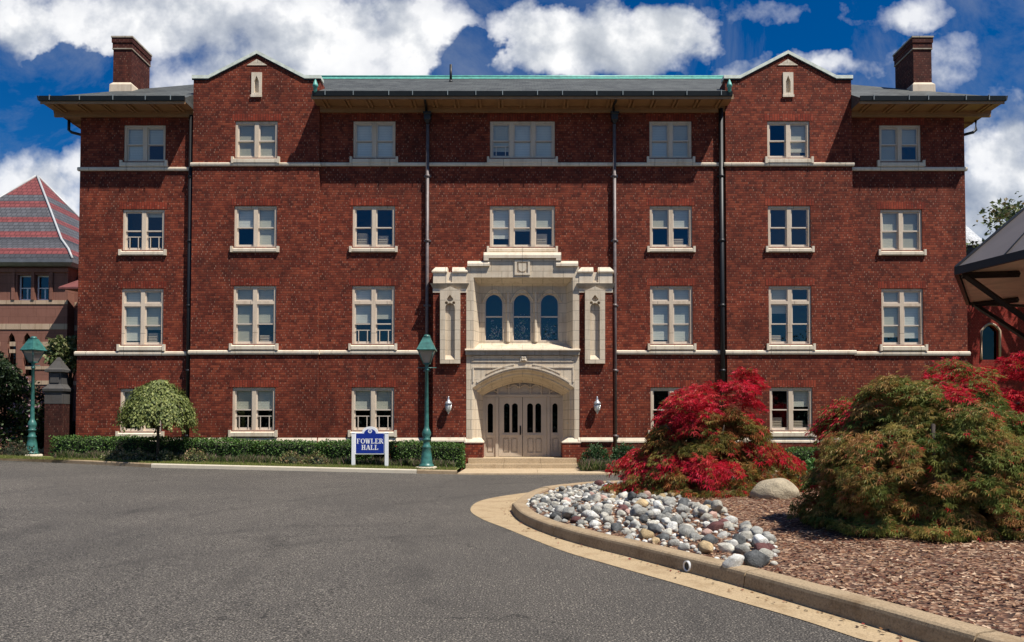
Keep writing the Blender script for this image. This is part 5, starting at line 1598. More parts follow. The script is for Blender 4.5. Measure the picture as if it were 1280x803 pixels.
# singular ones first
def put(px, py, r, kind, label, mi, yaw):
    x, y = PG(px, py, .22); z = mound(x, y) + heap(x, y) + r*.38
    o = add_stone(x, y, z, r, kind, mi, yaw, .1); o['label'] = label; del o['group']
put(951, 690, .14, 'maroon', 'angular dark maroon stone at the right end of the stone heap', 3, .3)
put(943, 700, .15, 'dark', 'long mottled dark stone at the right end of the heap below the maroon one', 6, -.3)
put(797, 618, .19, 'white', 'big smooth white stone at the back of the heap before the red maple', 1, .2)
put(798, 648, .17, 'grey', 'largest flat grey stone on the crest of the heap', 4, .1)
put(748, 609, .15, 'maroon', 'rusty red stone at the far back edge of the heap', 9, .7)
put(884, 684, .125, 'tan', 'elongated yellow stone near the kerb at the front of the heap', 12, 2.2)
put(806, 667, .12, 'tan', 'rounded yellow tan stone touching the kerb at mid heap', 2, .1)
put(918, 701, .13, 'white', 'chunky white stone by the kerb at the right end of the heap', 5, .3)
tries = 0
while len(placed) < 296 and tries < 60000:
    tries += 1
    x, y = sr.uniform(xs_.min(), xs_.max()), sr.uniform(ys_.min(), ys_.max())
    if not inside(np.array([x]), np.array([y]), bed)[0] or not inside(np.array([x]), np.array([y]), poly)[0]: continue
    far = min(1, max(0, (y - (-20.5))/7.5))
    r = sr.uniform(.075, .135)*(1.0 if y < -16.0 else .70 if y > -13.5 else .82) * (1.25 if sr.random() < .15 else 1)
    if min((x - q[0])**2 + (y - q[1])**2 for q in ring0) < (r*.95 + .02)**2: continue
    near_ = [(p, math.hypot(p[0]-x, p[1]-y)) for p in placed]
    hit = [(p, d) for p, d in near_ if d < .86*(p[3] + r)]
    hp = heap(x, y); g = mound(x, y) + hp + r*.34
    if not hit: add_stone(x, y, g, r, kind_for()); continue
    # second layer, resting in the hollows
    if len(placed) > 215 and len(hit) >= 2:
        z = max(p[2] + math.sqrt(max(0, (.62*(p[3] + r))**2 - (d*.8)**2)) for p, d in hit)
        if z < mound(x, y) + heap(x, y) + .26 and all(math.hypot(p[0]-x, p[1]-y) > .5*(p[3] + r) for p, d in hit):
            edge = min(np.hypot(x - q[0], y - q[1]) for q in bed)
            add_stone(x, y, z, r, kind_for())

# small stones filling the gaps of the heap, past counting
b = MB(); fill = []
for t in range(3600):
    x, y = sr.uniform(xs_.min(), xs_.max()), sr.uniform(ys_.min(), ys_.max())
    if not inside(np.array([x]), np.array([y]), bed)[0] or not inside(np.array([x]), np.array([y]), poly)[0]: continue
    r = sr.uniform(.03, .058)
    if y < -16.5 and sr.random() < .5: continue
    if min((x - q[0])**2 + (y - q[1])**2 for q in ring0) < (r + .02)**2: continue
    if any(math.hypot(p[0]-x, p[1]-y) < .55*p[3] + .6*r for p in placed) or any(math.hypot(p[0]-x, p[1]-y) < .85*(p[2] + r) for p in fill): continue
    fill.append((x, y, r))
mats_ = [STONES['grey'], STONES['pale'], STONES['white']]
for x, y, r in fill:
    me = meshes[sr.randrange(14)]; an = sr.uniform(0, 6.28); ca, sa = math.cos(an), math.sin(an); z = mound(x, y) + r*.3
    vs, fs = ico(2, sr.randrange(40), .22, 1.3, r, r*.8, r*.65)
    b.mesh([(x + ca*p[0] - sa*p[1], y + sa*p[0] + ca*p[1], z + p[2]) for p in vs], fs, sr.choices([0, 1, 2], [4, 4, 3])[0], True)
tag(b.build('small_river_stones', mats_), 'small pale stones filling the gaps between the river stones', 'stones', kind='stuff')

# drain outlet through the kerb face
dxp, dyp = PG(865, 709.5, .06)
j = min(range(len(curve)), key=lambda i: np.hypot(curve[i][0]-dxp, curve[i][1]-dyp))
nx_, ny_ = cn[j]; bx0, by0 = curve[j]
dr = empty('drain_pipe', (bx0, by0, .07), 'white plastic drain pipe end poking out of the island kerb', 'drain pipe')
b = MB(); n_ = 16; L = []
for r_, dd in ((.06, .12), (.06, -.004), (.046, -.004), (.046, .11)):
    L.append([(bx0 + nx_*dd - ny_*r_*math.cos(t), by0 + ny_*dd + nx_*r_*math.cos(t), .072 + r_*math.sin(t)) for t in np.linspace(0, 2*math.pi, n_, endpoint=False)])
b.loft(L, 0, True, True)
b.build('pipe_ring', M['drain'], dr, (bx0, by0, .07))
b = MB(); dd = .008
b.face([(bx0 + nx_*dd - ny_*.05*math.cos(t), by0 + ny_*dd + nx_*.05*math.cos(t), .072 + .05*math.sin(t)) for t in np.linspace(0, 2*math.pi, n_, endpoint=False)])
b.build('pipe_bore', M['black'], dr, (bx0, by0, .07))  # flat black disc painted in for the shade inside the pipe

# ------------------------------------------------------------------ weeping tree
ty = -2.42; tx = PX(197, 560, ty)[0]; tz = rise(tx) + .11
root = empty('weeping_tree', (tx, ty, tz), 'small umbrella shaped weeping tree in front of the long hedge', 'tree')
hT = PZ(470, ty) - tz
b = MB()
b.tube([(tx, ty, tz - .1), (tx + .02, ty, tz + .8), (tx - .02, ty, tz + 1.5), (tx, ty, tz + hT*.78)], [.06, .05, .045, .04], 8)
for k in range(14):
    an = k*2*math.pi/14; rr_ = 1.15
    pts = [(tx, ty, tz + hT*.66)]
    for t in (.3, .6, .85, 1.0):
        pts.append((tx + rr_*t*math.cos(an), ty + rr_*t*math.sin(an)*.9, tz + hT*.66 + .55*math.sin(t*2.4) - .75*t*t))
    b.tube(pts, [.03, .022, .016, .01, .006], 5)
b.build('trunk', M['bark'], root, (tx, ty, tz))
C_, T_, Nn, Cc = [], [], [], []
for k in range(520):
    an = rng.uniform(0, 6.28); t = math.sqrt(rng.uniform(.0, 1))
    rad = 1.08*t*(1 + .24*noise.noise(Vector((math.cos(an)*2, math.sin(an)*2, 1))))
    top = tz + hT + .05 - .98*t**2.3 - .22*(1 + noise.noise(Vector((rad*math.cos(an)*2.5, rad*math.sin(an)*2.5, 4)))) 
    ln = rng.uniform(.35, .80) * (1.0 if t > .5 else .7)
    m_ = 40
    sx, sy = tx + rad*math.cos(an), ty + .92*rad*math.sin(an)
    for i in range(m_):
        u = rng.uniform(0, 1)
        C_.append((sx + rng.normal(0, .05) + .12*u*math.cos(an), sy + rng.normal(0, .05) + .12*u*math.sin(an), top - u*ln))
        T_.append((math.cos(an)*.4 + rng.normal(0, .35), math.sin(an)*.4 + rng.normal(0, .35), -.9)); Nn.append((math.cos(an) + rng.normal(0, .4), math.sin(an) + rng.normal(0, .4), .6))
C_ = np.array(C_); n = len(C_)
leaf_mesh('crown', 'oval', C_, np.array(T_), np.array(Nn), rng.uniform(.06, .115, n), pick_cols(n, [(0.13, 0.16, 0.04), (0.19, 0.22, 0.06), (0.27, 0.29, 0.09), (0.09, 0.12, 0.03)], .3), M['leaf'], parent=root, org=(tx, ty, tz))

# ------------------------------------------------------------------ trees and shrubs at the sides
def leafy_tree(name, c, h, cr, cz, label, pal, n_cl, per, leaf, seed, trunk_r=.16, cat='tree', squash=.8, low=-.5, limbs=9, spread=.34):
    x0, y0, z0 = c; rg = np.random.default_rng(seed)
    root = empty(name, c, label, cat)
    b = MB()
    b.tube([(x0, y0, z0 - .15), (x0 + .05, y0, z0 + cz*.5), (x0, y0 + .05, z0 + cz)], [trunk_r, trunk_r*.8, trunk_r*.55], 8)
    cl = []
    for k in range(n_cl):
        th = rg.uniform(0, 6.28); w = rg.uniform(low, 1); s_ = math.sqrt(max(0, 1 - w*w)); rr_ = rg.uniform(.45, 1.0)**.6
        cl.append((x0 + cr*s_*math.cos(th)*rr_, y0 + cr*s_*math.sin(th)*rr_, z0 + cz + cr*squash*w*rr_))
    for k in range(limbs):
        q = cl[k]
        mid = (x0 + (q[0]-x0)*.5, y0 + (q[1]-y0)*.5, z0 + cz*.75 + (q[2] - z0 - cz*.75)*.6)
        b.tube([(x0, y0, z0 + cz*(.55 + .03*(k % 5))), mid, q], [trunk_r*.5, trunk_r*.3, .015], 6)
    b.build('trunk', M['bark'], root, c)
    n = n_cl*per; sid = np.repeat(np.arange(n_cl), per)
    rad = (cr*spread*rg.uniform(.6, 1.25, n_cl))[sid]
    v = norm(rg.normal(0, 1, (n, 3)))*(rg.uniform(0, 1, n)**.45*rad)[:, None]*np.array([1, 1, .65])
    C_ = np.array(cl)[sid] + v
    C_[:, 2] = np.maximum(C_[:, 2], z0 + .05)
    tip = rg.normal(0, 1, (n, 3)) + np.array([0, 0, -.35]); nr = rg.normal(0, .6, (n, 3)) + np.array([0, 0, .9])
    leaf_mesh('crown', 'oval', C_, tip, nr, rg.uniform(*leaf, n), pick_cols(n, pal, .3), M['leaf'], parent=root, org=c)
    return root
MID = [(0.03, 0.06, 0.02), (0.05, 0.09, 0.03), (0.08, 0.12, 0.045), (0.12, 0.16, 0.07)]
def at(px, Y, z=None):
    x = PX(px, 540, Y)[0]; return (x, Y, rise(x) + .1 if z is None else z)
leafy_tree('lilac_shrub', at(4, 1.0), 3.2, 1.55, 1.9, 'tall dark green shrub with pinkish flower heads left of the left lamp', MID + [(0.36, 0.22, 0.26)], 70, 230, (.10, .17), 21, .07, 'shrub', 1.0, -.9)
leafy_tree('dark_shrub', at(-28, -.2), 4.2, 1.5, 2.4, 'dark dense shrub at the far left edge of the picture', [(0.015, 0.03, 0.012), (0.025, 0.045, 0.016), (0.04, 0.065, 0.025)], 70, 230, (.11, .18), 22, .07, 'shrub', 1.15, -.9)
leafy_tree('dark_shrub', at(58, 2.2), 1.8, .95, .8, 'low dark shrub in the shade behind the left lamp post', [(0.012, 0.025, 0.01), (0.02, 0.04, 0.015)], 40, 200, (.09, .15), 23, .05, 'shrub', .9, -.8)
leafy_tree('young_tree', at(86, 1.2), 3.6, .78, 3.85, 'light yellow green young tree beside the stone gate pier', [(0.12, 0.15, 0.05), (0.17, 0.19, 0.07), (0.09, 0.12, 0.04), (0.22, 0.21, 0.10)], 44, 110, (.13, .22), 24, .07, 'tree', 1.0, -.7)
leafy_tree('maple_tree', (PX(1318, 300, 15)[0], 15, .1), 15, 3.8, 11.9, 'broad leafed green tree beyond the hall at the upper right', [(0.06, 0.09, 0.03), (0.10, 0.135, 0.05), (0.14, 0.165, 0.06), (0.17, 0.13, 0.06)], 64, 64, (.20, .36), 25, .25, 'tree', .95, -.6, 14, .26)
for px, py in ((16, 562), (30, 566)):
    clump('fern_tuft', px, py, .45, .5, 'brownish low tuft ' + ('at the far left edge under the dark shrub' if px < 20 else 'beside the base of the left lamp'), [(0.05, 0.05, 0.025), (0.09, 0.06, 0.035), (0.03, 0.045, 0.02)], 400, cat='plant', group='low tufts by the left lamp')
# ------------------------------------------------------------------ gate pier at the hall's left corner
yg = -.1
px0, zt0 = PX(56, 505, yg); px1 = PX(77, 505, yg)[0]
root = empty('gate_pier', ((px0 + px1)/2, yg, rise(-17)), 'dark stone topped brick gate pier at the left corner of the red hall', 'gate pier')
org = tuple(root.location); w = (px1 - px0); xm = (px0 + px1)/2; ym = yg + w/2
def ringbox(d, z): return [(px0 - d, yg - d, z), (px1 + d, yg - d, z), (px1 + d, yg + w + d, z), (px0 - d, yg + w + d, z)]
z = lambda py: PZ(py, yg)
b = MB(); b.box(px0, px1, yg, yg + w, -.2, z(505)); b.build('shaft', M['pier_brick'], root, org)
b = MB()
b.loft([ringbox(.01, z(504.8)), ringbox(.01, z(491)), ringbox(.06, z(489)), ringbox(.07, z(486)), ringbox(-.02, z(483)), ringbox(-.08, z(480)), ringbox(-.08, z(466)), ringbox(.02, z(465)), ringbox(.02, z(462)), ringbox(-.06, z(460)),
        [(xm - .03, ym - .03, z(446)), (xm + .03, ym - .03, z(446)), (xm + .03, ym + .03, z(446)), (xm - .03, ym + .03, z(446))]], 0, True, False, True)
zr = z(473); b.box(xm - .16, xm + .16, yg + .05, yg + .079, zr - .16, zr + .16)
b.build('pier_cap', M['grey_cap'], root, org)
b = MB(); x0 = px1 + .01
b.box(x0, -16.9, yg + .2, yg + .5, -.2, z(525))
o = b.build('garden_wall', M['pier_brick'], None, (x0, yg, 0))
tag(o, 'low dark brick garden wall between the gate pier and the red hall', 'wall')

# ------------------------------------------------------------------ banded sandstone hall at the left
YS = 9.0
root = empty('sandstone_building', (-26, YS, .4), 'banded brown sandstone building with a steep red and grey slate roof', 'building')
org = tuple(root.location)
xr = PX(84, 400, YS)[0]; xl = xr - 8.1
zE = PZ(324, YS - .4)
b = MB()
def P2(px, py): return PX(px, py, YS)
wn = [(28.5, 46, 344, 375.5), (50.5, 67, 344, 375.5)]
holes = [rect(P2(a_, 1)[0], P2(c_, 1)[0], PZ(e_, YS), PZ(d_, YS)) for a_, c_, d_, e_ in wn]
arch_h = []
for a_, c_ in ((9, 20), (28, 40), (-14, -3)):
    arch_h.append(pp([(a_, 470), (c_, 470)] + [(c_, 430), ((a_ + c_)/2 + (c_-a_)*.3, 421), ((a_ + c_)/2, 416), ((a_ + c_)/2 - (c_-a_)*.3, 421), (a_, 430)], YS))
b.plate(rect(xl, xr, .2, zE), holes + arch_h, YS, YS + .4)
b.box(xr - .4, xr - .001, YS + .402, YS + 8, .2, zE); b.box(xl, xl + .4, YS + .402, YS + 8, .2, zE)
x2 = -14.5
zl_ = PZ(352, YS + .6)
b.box(xr + .001, x2, YS + .6, YS + 1.0, .2, zl_)
b.build('wall', M['brownstone'], root, org)
b = MB()
for py0, py1 in ((375.6, 380.5), (405, 412), (427.5, 433), (437, 441.5), (458, 462), (476, 481)):
    z1, z0 = PZ(py0, YS), PZ(py1, YS)
    if py0 < 415: b.box(xl - .02, xr + .02, YS - .03, YS - .002, z0, z1)
    else:
        segs = [xl - .02] + [v for a_, c_ in ((-14, -3), (9, 20), (28, 40)) for v in (P2(a_, 1)[0] - .02, P2(c_, 1)[0] + .02)] + [xr + .02]
        for a_, c_ in zip(segs[::2], segs[1::2]): b.box(a_, c_, YS - .03, YS - .002, z0, z1)
    if py0 > 370: b.box(xr + .022, x2, YS + .57, YS + .598, z0, z1)
b.build('stone_band', M['buff'], root, org)
b = MB()
for px in (3, 24, 48.2, 71):
    x = P2(px, 1)[0]; b.box(x - .075, x + .075, YS - .07, YS - .031, PZ(375, YS), PZ(341, YS))
b.box(xl - .05, xr + .05, YS - .09, YS - .003, PZ(340.8, YS), PZ(336, YS))
b.build('window_pier', M['brownstone'], root, org)
for k, (a_, c_, d_, e_) in enumerate(wn):
    b = MB(); x0, x1 = P2(a_, 1)[0], P2(c_, 1)[0]; z0, z1 = PZ(e_, YS), PZ(d_, YS)
    zm = (z0 + z1)/2
    b.plate(rect(x0, x1, z0, z1), [rect(x0 + .06, x1 - .06, z0 + .08, zm - .02), rect(x0 + .06, x1 - .06, zm + .02, z1 - .06)], YS + .2, YS + .25)
    b.box(x0 + .3, x0 + .36, YS + .26, YS + .3, z0 + .1, zm)
    W = b.build('window', M['white_paint'], root, org)
    for q0, q1 in ((z0 + .08, zm - .02), (zm + .02, z1 - .06)):
        g = MB(); g.face([(x0 + .06, YS + .225, q0), (x1 - .06, YS + .225, q0), (x1 - .06, YS + .225, q1), (x0 + .06, YS + .225, q1)]); g.build('pane', M['glass'], W, org)
for h in arch_h:
    b = MB(); b.plate(h, [], YS + .25, YS + .28); b.build('arched_opening', M['dark_glass'], root, org)
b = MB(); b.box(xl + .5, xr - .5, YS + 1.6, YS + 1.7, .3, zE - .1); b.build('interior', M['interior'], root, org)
# steep flared roof
xc = (xl + xr)/2; yc = YS + 4.05
zap = PZ(221, yc); H = zap - zE
b = MB(); hw = 4.05
prof_r = [(hw + .45, 0), (hw + .02, .10*H), (hw*.80, .225*H), (hw*.40, .62*H), (.04, H)]
sqr = lambda w, h: [(xc - w, yc - w, zE + h), (xc + w, yc - w, zE + h), (xc + w, yc + w, zE + h), (xc - w, yc + w, zE + h)]
b.loft([sqr(w, h) for w, h in prof_r], 0, True)
me_o = b.build('roof', M['band_roof'], root, org)
# the slate bands are counted from the eaves
for v in me_o.data.vertices: v.co.z -= (zE - org[2])
me_o.location.z = zE - org[2]
b = MB()
for sx, sy in ((-1, -1), (1, -1), (1, 1), (-1, 1)):
    b.tube([(xc + sx*w, yc + sy*w, zE + h + .03) for w, h in prof_r], .06, 6)
o = b.build('hip_flashing', M['pale_metal'], me_o, (org[0], org[1], zE))
b = MB()
b.loft([sqr(hw + .30, -.30), sqr(hw + .47, -.16), sqr(hw + .48, -.01)], 0, True, False, True)
o = b.build('eave_gutter', M['lead'], root, org)
# lean-to roof beside the tower
b = MB()
x0, x1 = PX(73, 360, YS - .8)[0], x2
z0, z1 = PZ(361, YS - .8), PZ(343, YS + .5)
b.hexa([(x0, YS - .8, z0), (x1, YS - .8, z0), (x1, YS + .58, z0), (x0 + .6, YS + .58, z0), (x0, YS - .8, z0 + .08), (x1, YS - .8, z0 + .08), (x1, YS + .58, z1), (x0 + .9, YS + .58, z1)])
b.build('lean_to_roof', simple('red_slate', (0.17, 0.055, 0.05), 0.6, 0.25, 5), root, org)
b = MB()
b.loft([[(xr + .001, YS + .6, zl_ + .0), (x2, YS + .6, zl_), (x2, YS + 6, zl_), (xr + .001, YS + 6, zl_)], [(xr + .001, YS + 3.2, zl_ + 2.6), (x2, YS + 3.2, zl_ + 2.6), (x2, YS + 3.4, zl_ + 2.6), (xr + .001, YS + 3.4, zl_ + 2.6)]], 0, True, False, True)
b.build('side_roof', M['band_roof'], root, org)

# ------------------------------------------------------------------ red brick house and turret at the right, beyond the hall
YR = 16.0
root = empty('brick_house', (30, YR, 0), 'dark red brick house with arched window behind the shelter', 'building')
org = (30, YR, 0)
b = MB(); x0 = PX(1209, 400, YR)[0]
hole = pp([(1228, 450), (1248, 450)] + list(reversed(arch(1228, 1248, 414, 7, 12, 2.0))), YR)
b.plate(rect(x0, x0 + 15, -.2, PZ(345, YR)), [hole], YR, YR + .35)
b.box(x0, x0 + .3, YR + .352, YR + 9, -.2, PZ(345, YR)); b.box(x0 + 14.7, x0 + 15, YR + .352, YR + 9, -.2, PZ(345, YR))
b.build('wall', M['far_brick'], root, org)
b = MB()
o1 = pp([(1226.5, 450)] + arch(1226.5, 1249.5, 414, 9, 12, 2.0) + [(1249.5, 450)], YR)
b.tube([(x, YR - .02, z) for x, z in o1], .07, 6)
W = b.build('window', M['buff'], root, org)
g = MB(); g.face([(x, YR + .2, z) for x, z in hole]); g.build('pane', M['dark_glass'], W, org)
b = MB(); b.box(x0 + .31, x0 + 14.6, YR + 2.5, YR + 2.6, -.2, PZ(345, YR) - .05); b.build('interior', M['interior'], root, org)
b = MB(); zt_ = PZ(345, YR)
b.loft([[(x0 - .3, YR - .3, zt_), (x0 + 15.3, YR - .3, zt_), (x0 + 15.3, YR + 9.3, zt_), (x0 - .3, YR + 9.3, zt_)], [(x0 - .3 + 4.5, YR + 4.4, zt_ + 2.6), (x0 + 10.5, YR + 4.4, zt_ + 2.6), (x0 + 10.5, YR + 4.6, zt_ + 2.6), (x0 + 4.2, YR + 4.6, zt_ + 2.6)]], 0, True, False, True)
b.build('roof', M['slate'], root, org)
YT = 24.0
xt = PX(1203, 300, YT)[0]
root = empty('round_turret', (xt, YT, 0), 'round turret with a pale grey cone roof just beyond the right edge of the hall', 'tower')
org = (xt, YT, 0); zt_ = PZ(313, YT)
b = MB(); b.lathe([(1.25, -.2), (1.25, zt_ - .5), (1.4, zt_ - .35), (1.4, zt_)], 24, org); b.build('wall', M['grey_cap'], root, org)
b = MB(); b.lathe([(1.62, zt_ + .002), (1.6, zt_ + .08), (.02, PZ(278, YT))], 24, org, smooth=False); b.build('roof', M['pale_slate'], root, org)

# ------------------------------------------------------------------ shelter at the right
Lx, Ld = 7.14, 13.0
RS = 5.0
Cx, Cy = Lx + RS*math.cos(R(-9)), Ld + RS*math.sin(R(-9)) - DIST
zE = PZ(340, Ld - DIST)
vert = lambda r, k, z: (Cx + r*math.cos(R(171 + 45*k)), Cy + r*math.sin(R(171 + 45*k)), z)
root = empty('garden_shelter', (Cx, Cy, mound(Cx, Cy)), 'octagonal garden shelter with dark metal roof and timber ceiling at the right', 'shelter')
org = tuple(root.location)
b = MB(); apex = (Cx, Cy, zE + RS*.90)
for k in range(8):
    b.face([vert(RS + .06, k, zE + .06), vert(RS + .06, k + 1, zE + .06), apex])
Rf = b.build('roof', M['shelter_roof'], root, org)
b = MB()
for k in range(8):
    a_, c_ = Vector(vert(RS + .06, k, zE + .075)), Vector(vert(RS + .06, k + 1, zE + .075)); ap = Vector(apex)
    b.tube([a_, ap], .028, 6)
    for t in (.25, .5, .75):
        p = a_.lerp(c_, t); m_ = 1 - abs(t - .5)*2
        q = p + (ap - (a_ + c_)/2)*(0.98 if t == .5 else .5)
        b.tube([p, q], .013, 5)
b.build('roof_seam', M['shelter_seam'], Rf, org)
b = MB()
for k in range(8):
    o0, o1 = vert(RS + .08, k, zE - .05), vert(RS + .08, k + 1, zE - .05)
    i0, i1 = vert(RS + .02, k, zE - .05), vert(RS + .02, k + 1, zE - .05)
    b.hexa([o0, o1, i1, i0] + [(p[0], p[1], p[2] + .13) for p in (o0, o1, i1, i0)])
b.build('fascia', M['shelter_dark'], root, org)
b = MB(); b.face([vert(RS, k, zE + .0) for k in range(8)])
b.build('ceiling', M['shelter_wood'], root, org)
for k in range(8):
    b = MB(); p = vert(RS - 1.3, k, 0); b.tube([(p[0], p[1], org[2] - .2), (p[0], p[1], zE - .0)], .075, 8); b.build('post', M['shelter_dark'], root, org)
    b = MB()
    p0 = Vector(vert(RS - 1.3, k, zE - 1.05)); p1 = Vector(vert(RS - .08, k, zE - .06))
    b.tube([p0, p1], .05, 4, smooth=False); b.tube([Vector(vert(RS - .9, k, zE - .06)), Vector(vert(RS - .04, k, zE - .06))], .055, 4, smooth=False)
    b.build('brace', M['shelter_dark'], root, org)
b = MB()
for k in range(8):
    p, q = vert(RS - 1.3, k, zE - .11), vert(RS - 1.3, k + 1, zE - .11); b.tube([p, q], .07, 4, smooth=False)
b.build('ring_beam', M['shelter_dark'], root, org)

# ------------------------------------------------------------------ trees on the far side of the drive, mirrored in the panes
n = 26000
tx_ = rng.uniform(-95, 95, n)
ht = np.array([10.5 + 3.2*noise.noise(Vector((x*.11, 0, 0))) + 2.2*noise.noise(Vector((x*.35, 2, 0))) for x in tx_])
tz_ = ht*rng.uniform(0, 1, n)**.7
P_ = np.stack([tx_, -78 + rng.uniform(-3, 3, n), tz_], 1)
o = leaf_mesh('distant_trees', 'spray', P_, rng.normal(0, 1, (n, 3)), rng.normal(0, 1, (n, 3)) + np.array([0, 1, .5]), rng.uniform(.7, 1.5, n), pick_cols(n, [(.02, .035, .014), (.035, .055, .02), (.05, .07, .03)], .3), M['leaf'])
tag(o, 'belt of dark trees across the drive, mirrored in the window panes', 'trees', kind='stuff')

# ------------------------------------------------------------------ sky, sun, camera
SUNV = Vector((1.27, -.95, 2.75)).normalized()
w = bpy.data.worlds.new('World'); scene.world = w; w.use_nodes = True
nt = w.node_tree; bg = nt.nodes['Background']
sky = nt.nodes.new('ShaderNodeTexSky'); sky.sky_type = 'NISHITA'; sky.sun_disc = False
sky.sun_elevation = math.asin(SUNV.z); sky.sun_rotation = math.atan2(SUNV.x, SUNV.y)
sky.air_density = 1.0; sky.dust_density = 0.2; sky.ozone_density = 4.0
tc = nt.nodes.new('ShaderNodeTexCoord')
sep = nt.nodes.new('ShaderNodeSeparateXYZ'); nt.links.new(tc.outputs['Generated'], sep.inputs[0])
ay = math_n(nt, 'MAXIMUM', math_n(nt, 'ABSOLUTE', sep.outputs[1]), 0.12)
U0 = math_n(nt, 'DIVIDE', sep.outputs[0], ay); V0 = math_n(nt, 'DIVIDE', sep.outputs[2], ay)
pv = nt.nodes.new('ShaderNodeCombineXYZ'); nt.links.new(U0, pv.inputs[0]); nt.links.new(V0, pv.inputs[1])
warp = N(nt, 'ShaderNodeTexNoise', i_Scale=9.0, i_Detail=5.0, i_Roughness=0.6); nt.links.new(pv.outputs[0], warp.inputs['Vector'])
wsep = N(nt, 'ShaderNodeSeparateColor'); nt.links.new(warp.outputs['Color'], wsep.inputs[0])
U = math_n(nt, 'ADD', U0, math_n(nt, 'MULTIPLY', math_n(nt, 'SUBTRACT', wsep.outputs[0], .5), .13))
V = math_n(nt, 'ADD', V0, math_n(nt, 'MULTIPLY', math_n(nt, 'SUBTRACT', wsep.outputs[1], .5), .11))
def fbm(off, scale, det=8, rough=.58, dist=0.0):
    mp = nt.nodes.new('ShaderNodeVectorMath'); mp.operation = 'ADD'; mp.inputs[1].default_value = off
    nt.links.new(pv.outputs[0], mp.inputs[0])
    n_ = N(nt, 'ShaderNodeTexNoise', i_Scale=scale, i_Detail=det, i_Roughness=rough, i_Distortion=dist)
    nt.links.new(mp.outputs[0], n_.inputs['Vector']); return n_.outputs['Fac']
def blob(px, py, rx, ry, amp=1.0):
    u0, v0 = (px - PCX)/1000, (530 - py)/1000
    a_ = math_n(nt, 'DIVIDE', math_n(nt, 'SUBTRACT', U, u0), rx/1000)
    c_ = math_n(nt, 'DIVIDE', math_n(nt, 'SUBTRACT', V, v0), ry/1000)
    r2 = math_n(nt, 'ADD', math_n(nt, 'MULTIPLY', a_, a_), math_n(nt, 'MULTIPLY', c_, c_))
    return math_n(nt, 'MULTIPLY', math_n(nt, 'SUBTRACT', 1.0, r2), amp)
acc = None
BLOBS = [(200, 22, 190, 62, .9), (420, 40, 185, 80, 1.0), (340, 95, 170, 45, .8), (245, 75, 95, 50, .7), (740, 45, 140, 52, 1.0), (830, 30, 75, 40, .9), (690, 75, 90, 30, .8), (40, 235, 75, 70, .8), (85, 205, 45, 45, .6), (10, 20, 50, 45, .7),
         (1255, 185, 62, 75, .95), (1240, 260, 75, 70, .8), (925, 80, 45, 22, .3), (1020, 75, 45, 14, .22), (1000, 5, 60, 10, .05), (1150, 5, 28, 10, .1), (1060, -90, 260, 40, .3), (1030, 78, 60, 16, .3), (1185, 85, 40, 30, .12), (300, -120, 500, 90, .7)]
for bl in BLOBS:
    v = blob(*bl); acc = v if acc is None else math_n(nt, 'MAXIMUM', acc, v)
acc = math_n(nt, 'MAXIMUM', acc, -0.9)
f1 = fbm((3.1, 1.7, 0.4), 6.0, 9, .56)
dens = math_n(nt, 'ADD', acc, math_n(nt, 'MULTIPLY', math_n(nt, 'SUBTRACT', f1, .5), 2.7))
hole_ = blob(85, 85, 75, 38, 1.3)
hole_ = math_n(nt, 'MAXIMUM', hole_, blob(575, 62, 46, 38, 1.0)); hole_ = math_n(nt, 'MAXIMUM', hole_, 0.0)
dens = math_n(nt, 'SUBTRACT', dens, math_n(nt, 'MULTIPLY', hole_, 1.2))
cov = ramp(nt, dens, [(-0.0, 0.0), (0.18, 0.25), (0.5, 0.8), (0.9, 1.0)])
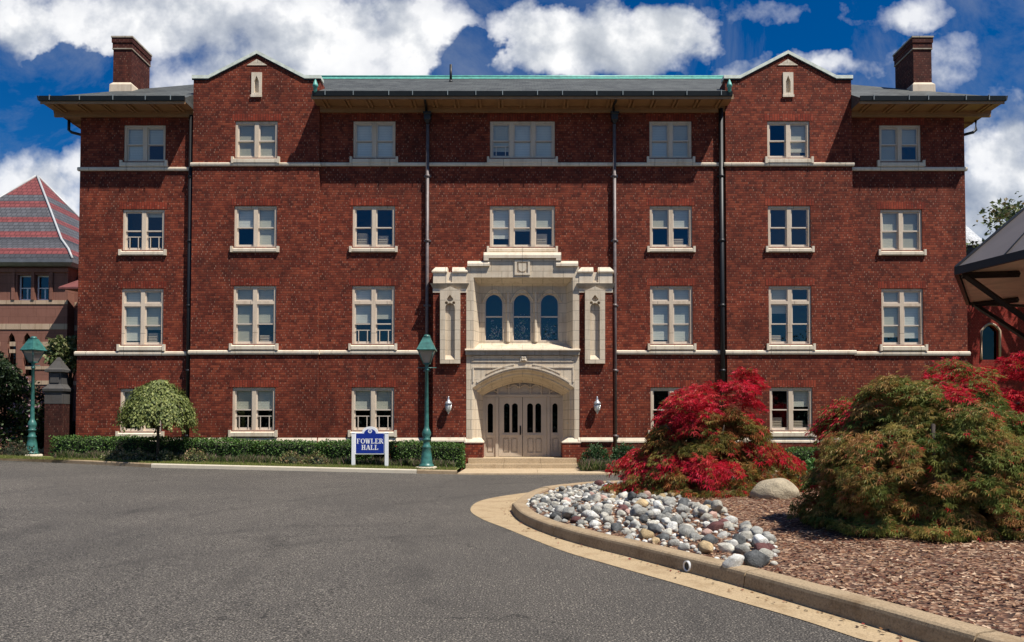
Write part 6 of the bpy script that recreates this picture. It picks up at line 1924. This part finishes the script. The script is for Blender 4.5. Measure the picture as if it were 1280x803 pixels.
# billows lit from the right: compare the density a little towards the sun
f2 = fbm((3.1 + .026, 1.7 + .024, 0.4), 6.0, 6, .5)
rel = math_n(nt, 'MULTIPLY', math_n(nt, 'SUBTRACT', f1, f2), 2.6)
f3 = fbm((9.0, 4.0, 2.0), 3.6, 5, .5)
shade = math_n(nt, 'ADD', math_n(nt, 'ADD', rel, .62), math_n(nt, 'MULTIPLY', math_n(nt, 'SUBTRACT', f3, .5), 1.9))
ccol = ramp(nt, shade, [(0.10, (4.4, 4.9, 5.8)), (0.42, (7.6, 8.0, 8.6)), (0.68, (12.5, 12.5, 12.5))])
hs_ = nt.nodes.new('ShaderNodeHueSaturation'); hs_.inputs['Saturation'].default_value = 1.45; hs_.inputs['Value'].default_value = 0.95
nt.links.new(sky.outputs[0], hs_.inputs['Color'])
skyc = mixc(nt, 1.0, hs_.outputs[0], (0.42, 0.80, 1.0), 'MULTIPLY')
# wisps
f4 = fbm((5.0, 2.0, 7.0), 4.0, 8, .65, .6)
skyc = mixc(nt, ramp(nt, f4, [(0.46, 0.0), (0.75, 0.5)]), skyc, (4.5, 5.0, 5.8))
mixed = mixc(nt, cov, skyc, ccol)
nt.links.new(mixed, bg.inputs['Color']); bg.inputs['Strength'].default_value = 0.058
sl = bpy.data.lights.new('sun', 'SUN'); sl.energy = 4.7; sl.angle = R(0.53); sl.color = (1.0, 0.945, 0.86)
so = bpy.data.objects.new('sun', sl); COL.objects.link(so)
so.rotation_euler = SUNV.to_track_quat('Z', 'Y').to_euler(); so.location = (20, -20, 40)

cam = bpy.data.cameras.new('camera'); co = bpy.data.objects.new('camera', cam); COL.objects.link(co)
co.location = (0, -DIST, EYE); co.rotation_euler = (math.pi/2 + PITCH, 0, 0)
cam.sensor_width = 36.0; cam.lens = FPX/1280*36
cam.shift_x = (640 - PCX)/1280; cam.shift_y = (PCY - 401.5)/1280
cam.clip_end = 3000; cam.clip_start = 0.05
scene.camera = co
vs_ = scene.view_settings
vs_.view_transform = 'Standard'; vs_.look = 'None'; vs_.exposure = 0.54; vs_.gamma = 1.0; vs_.use_curve_mapping = False
scene.cycles.max_bounces = 6; scene.cycles.transparent_max_bounces = 12
scene.cycles.use_denoising = True
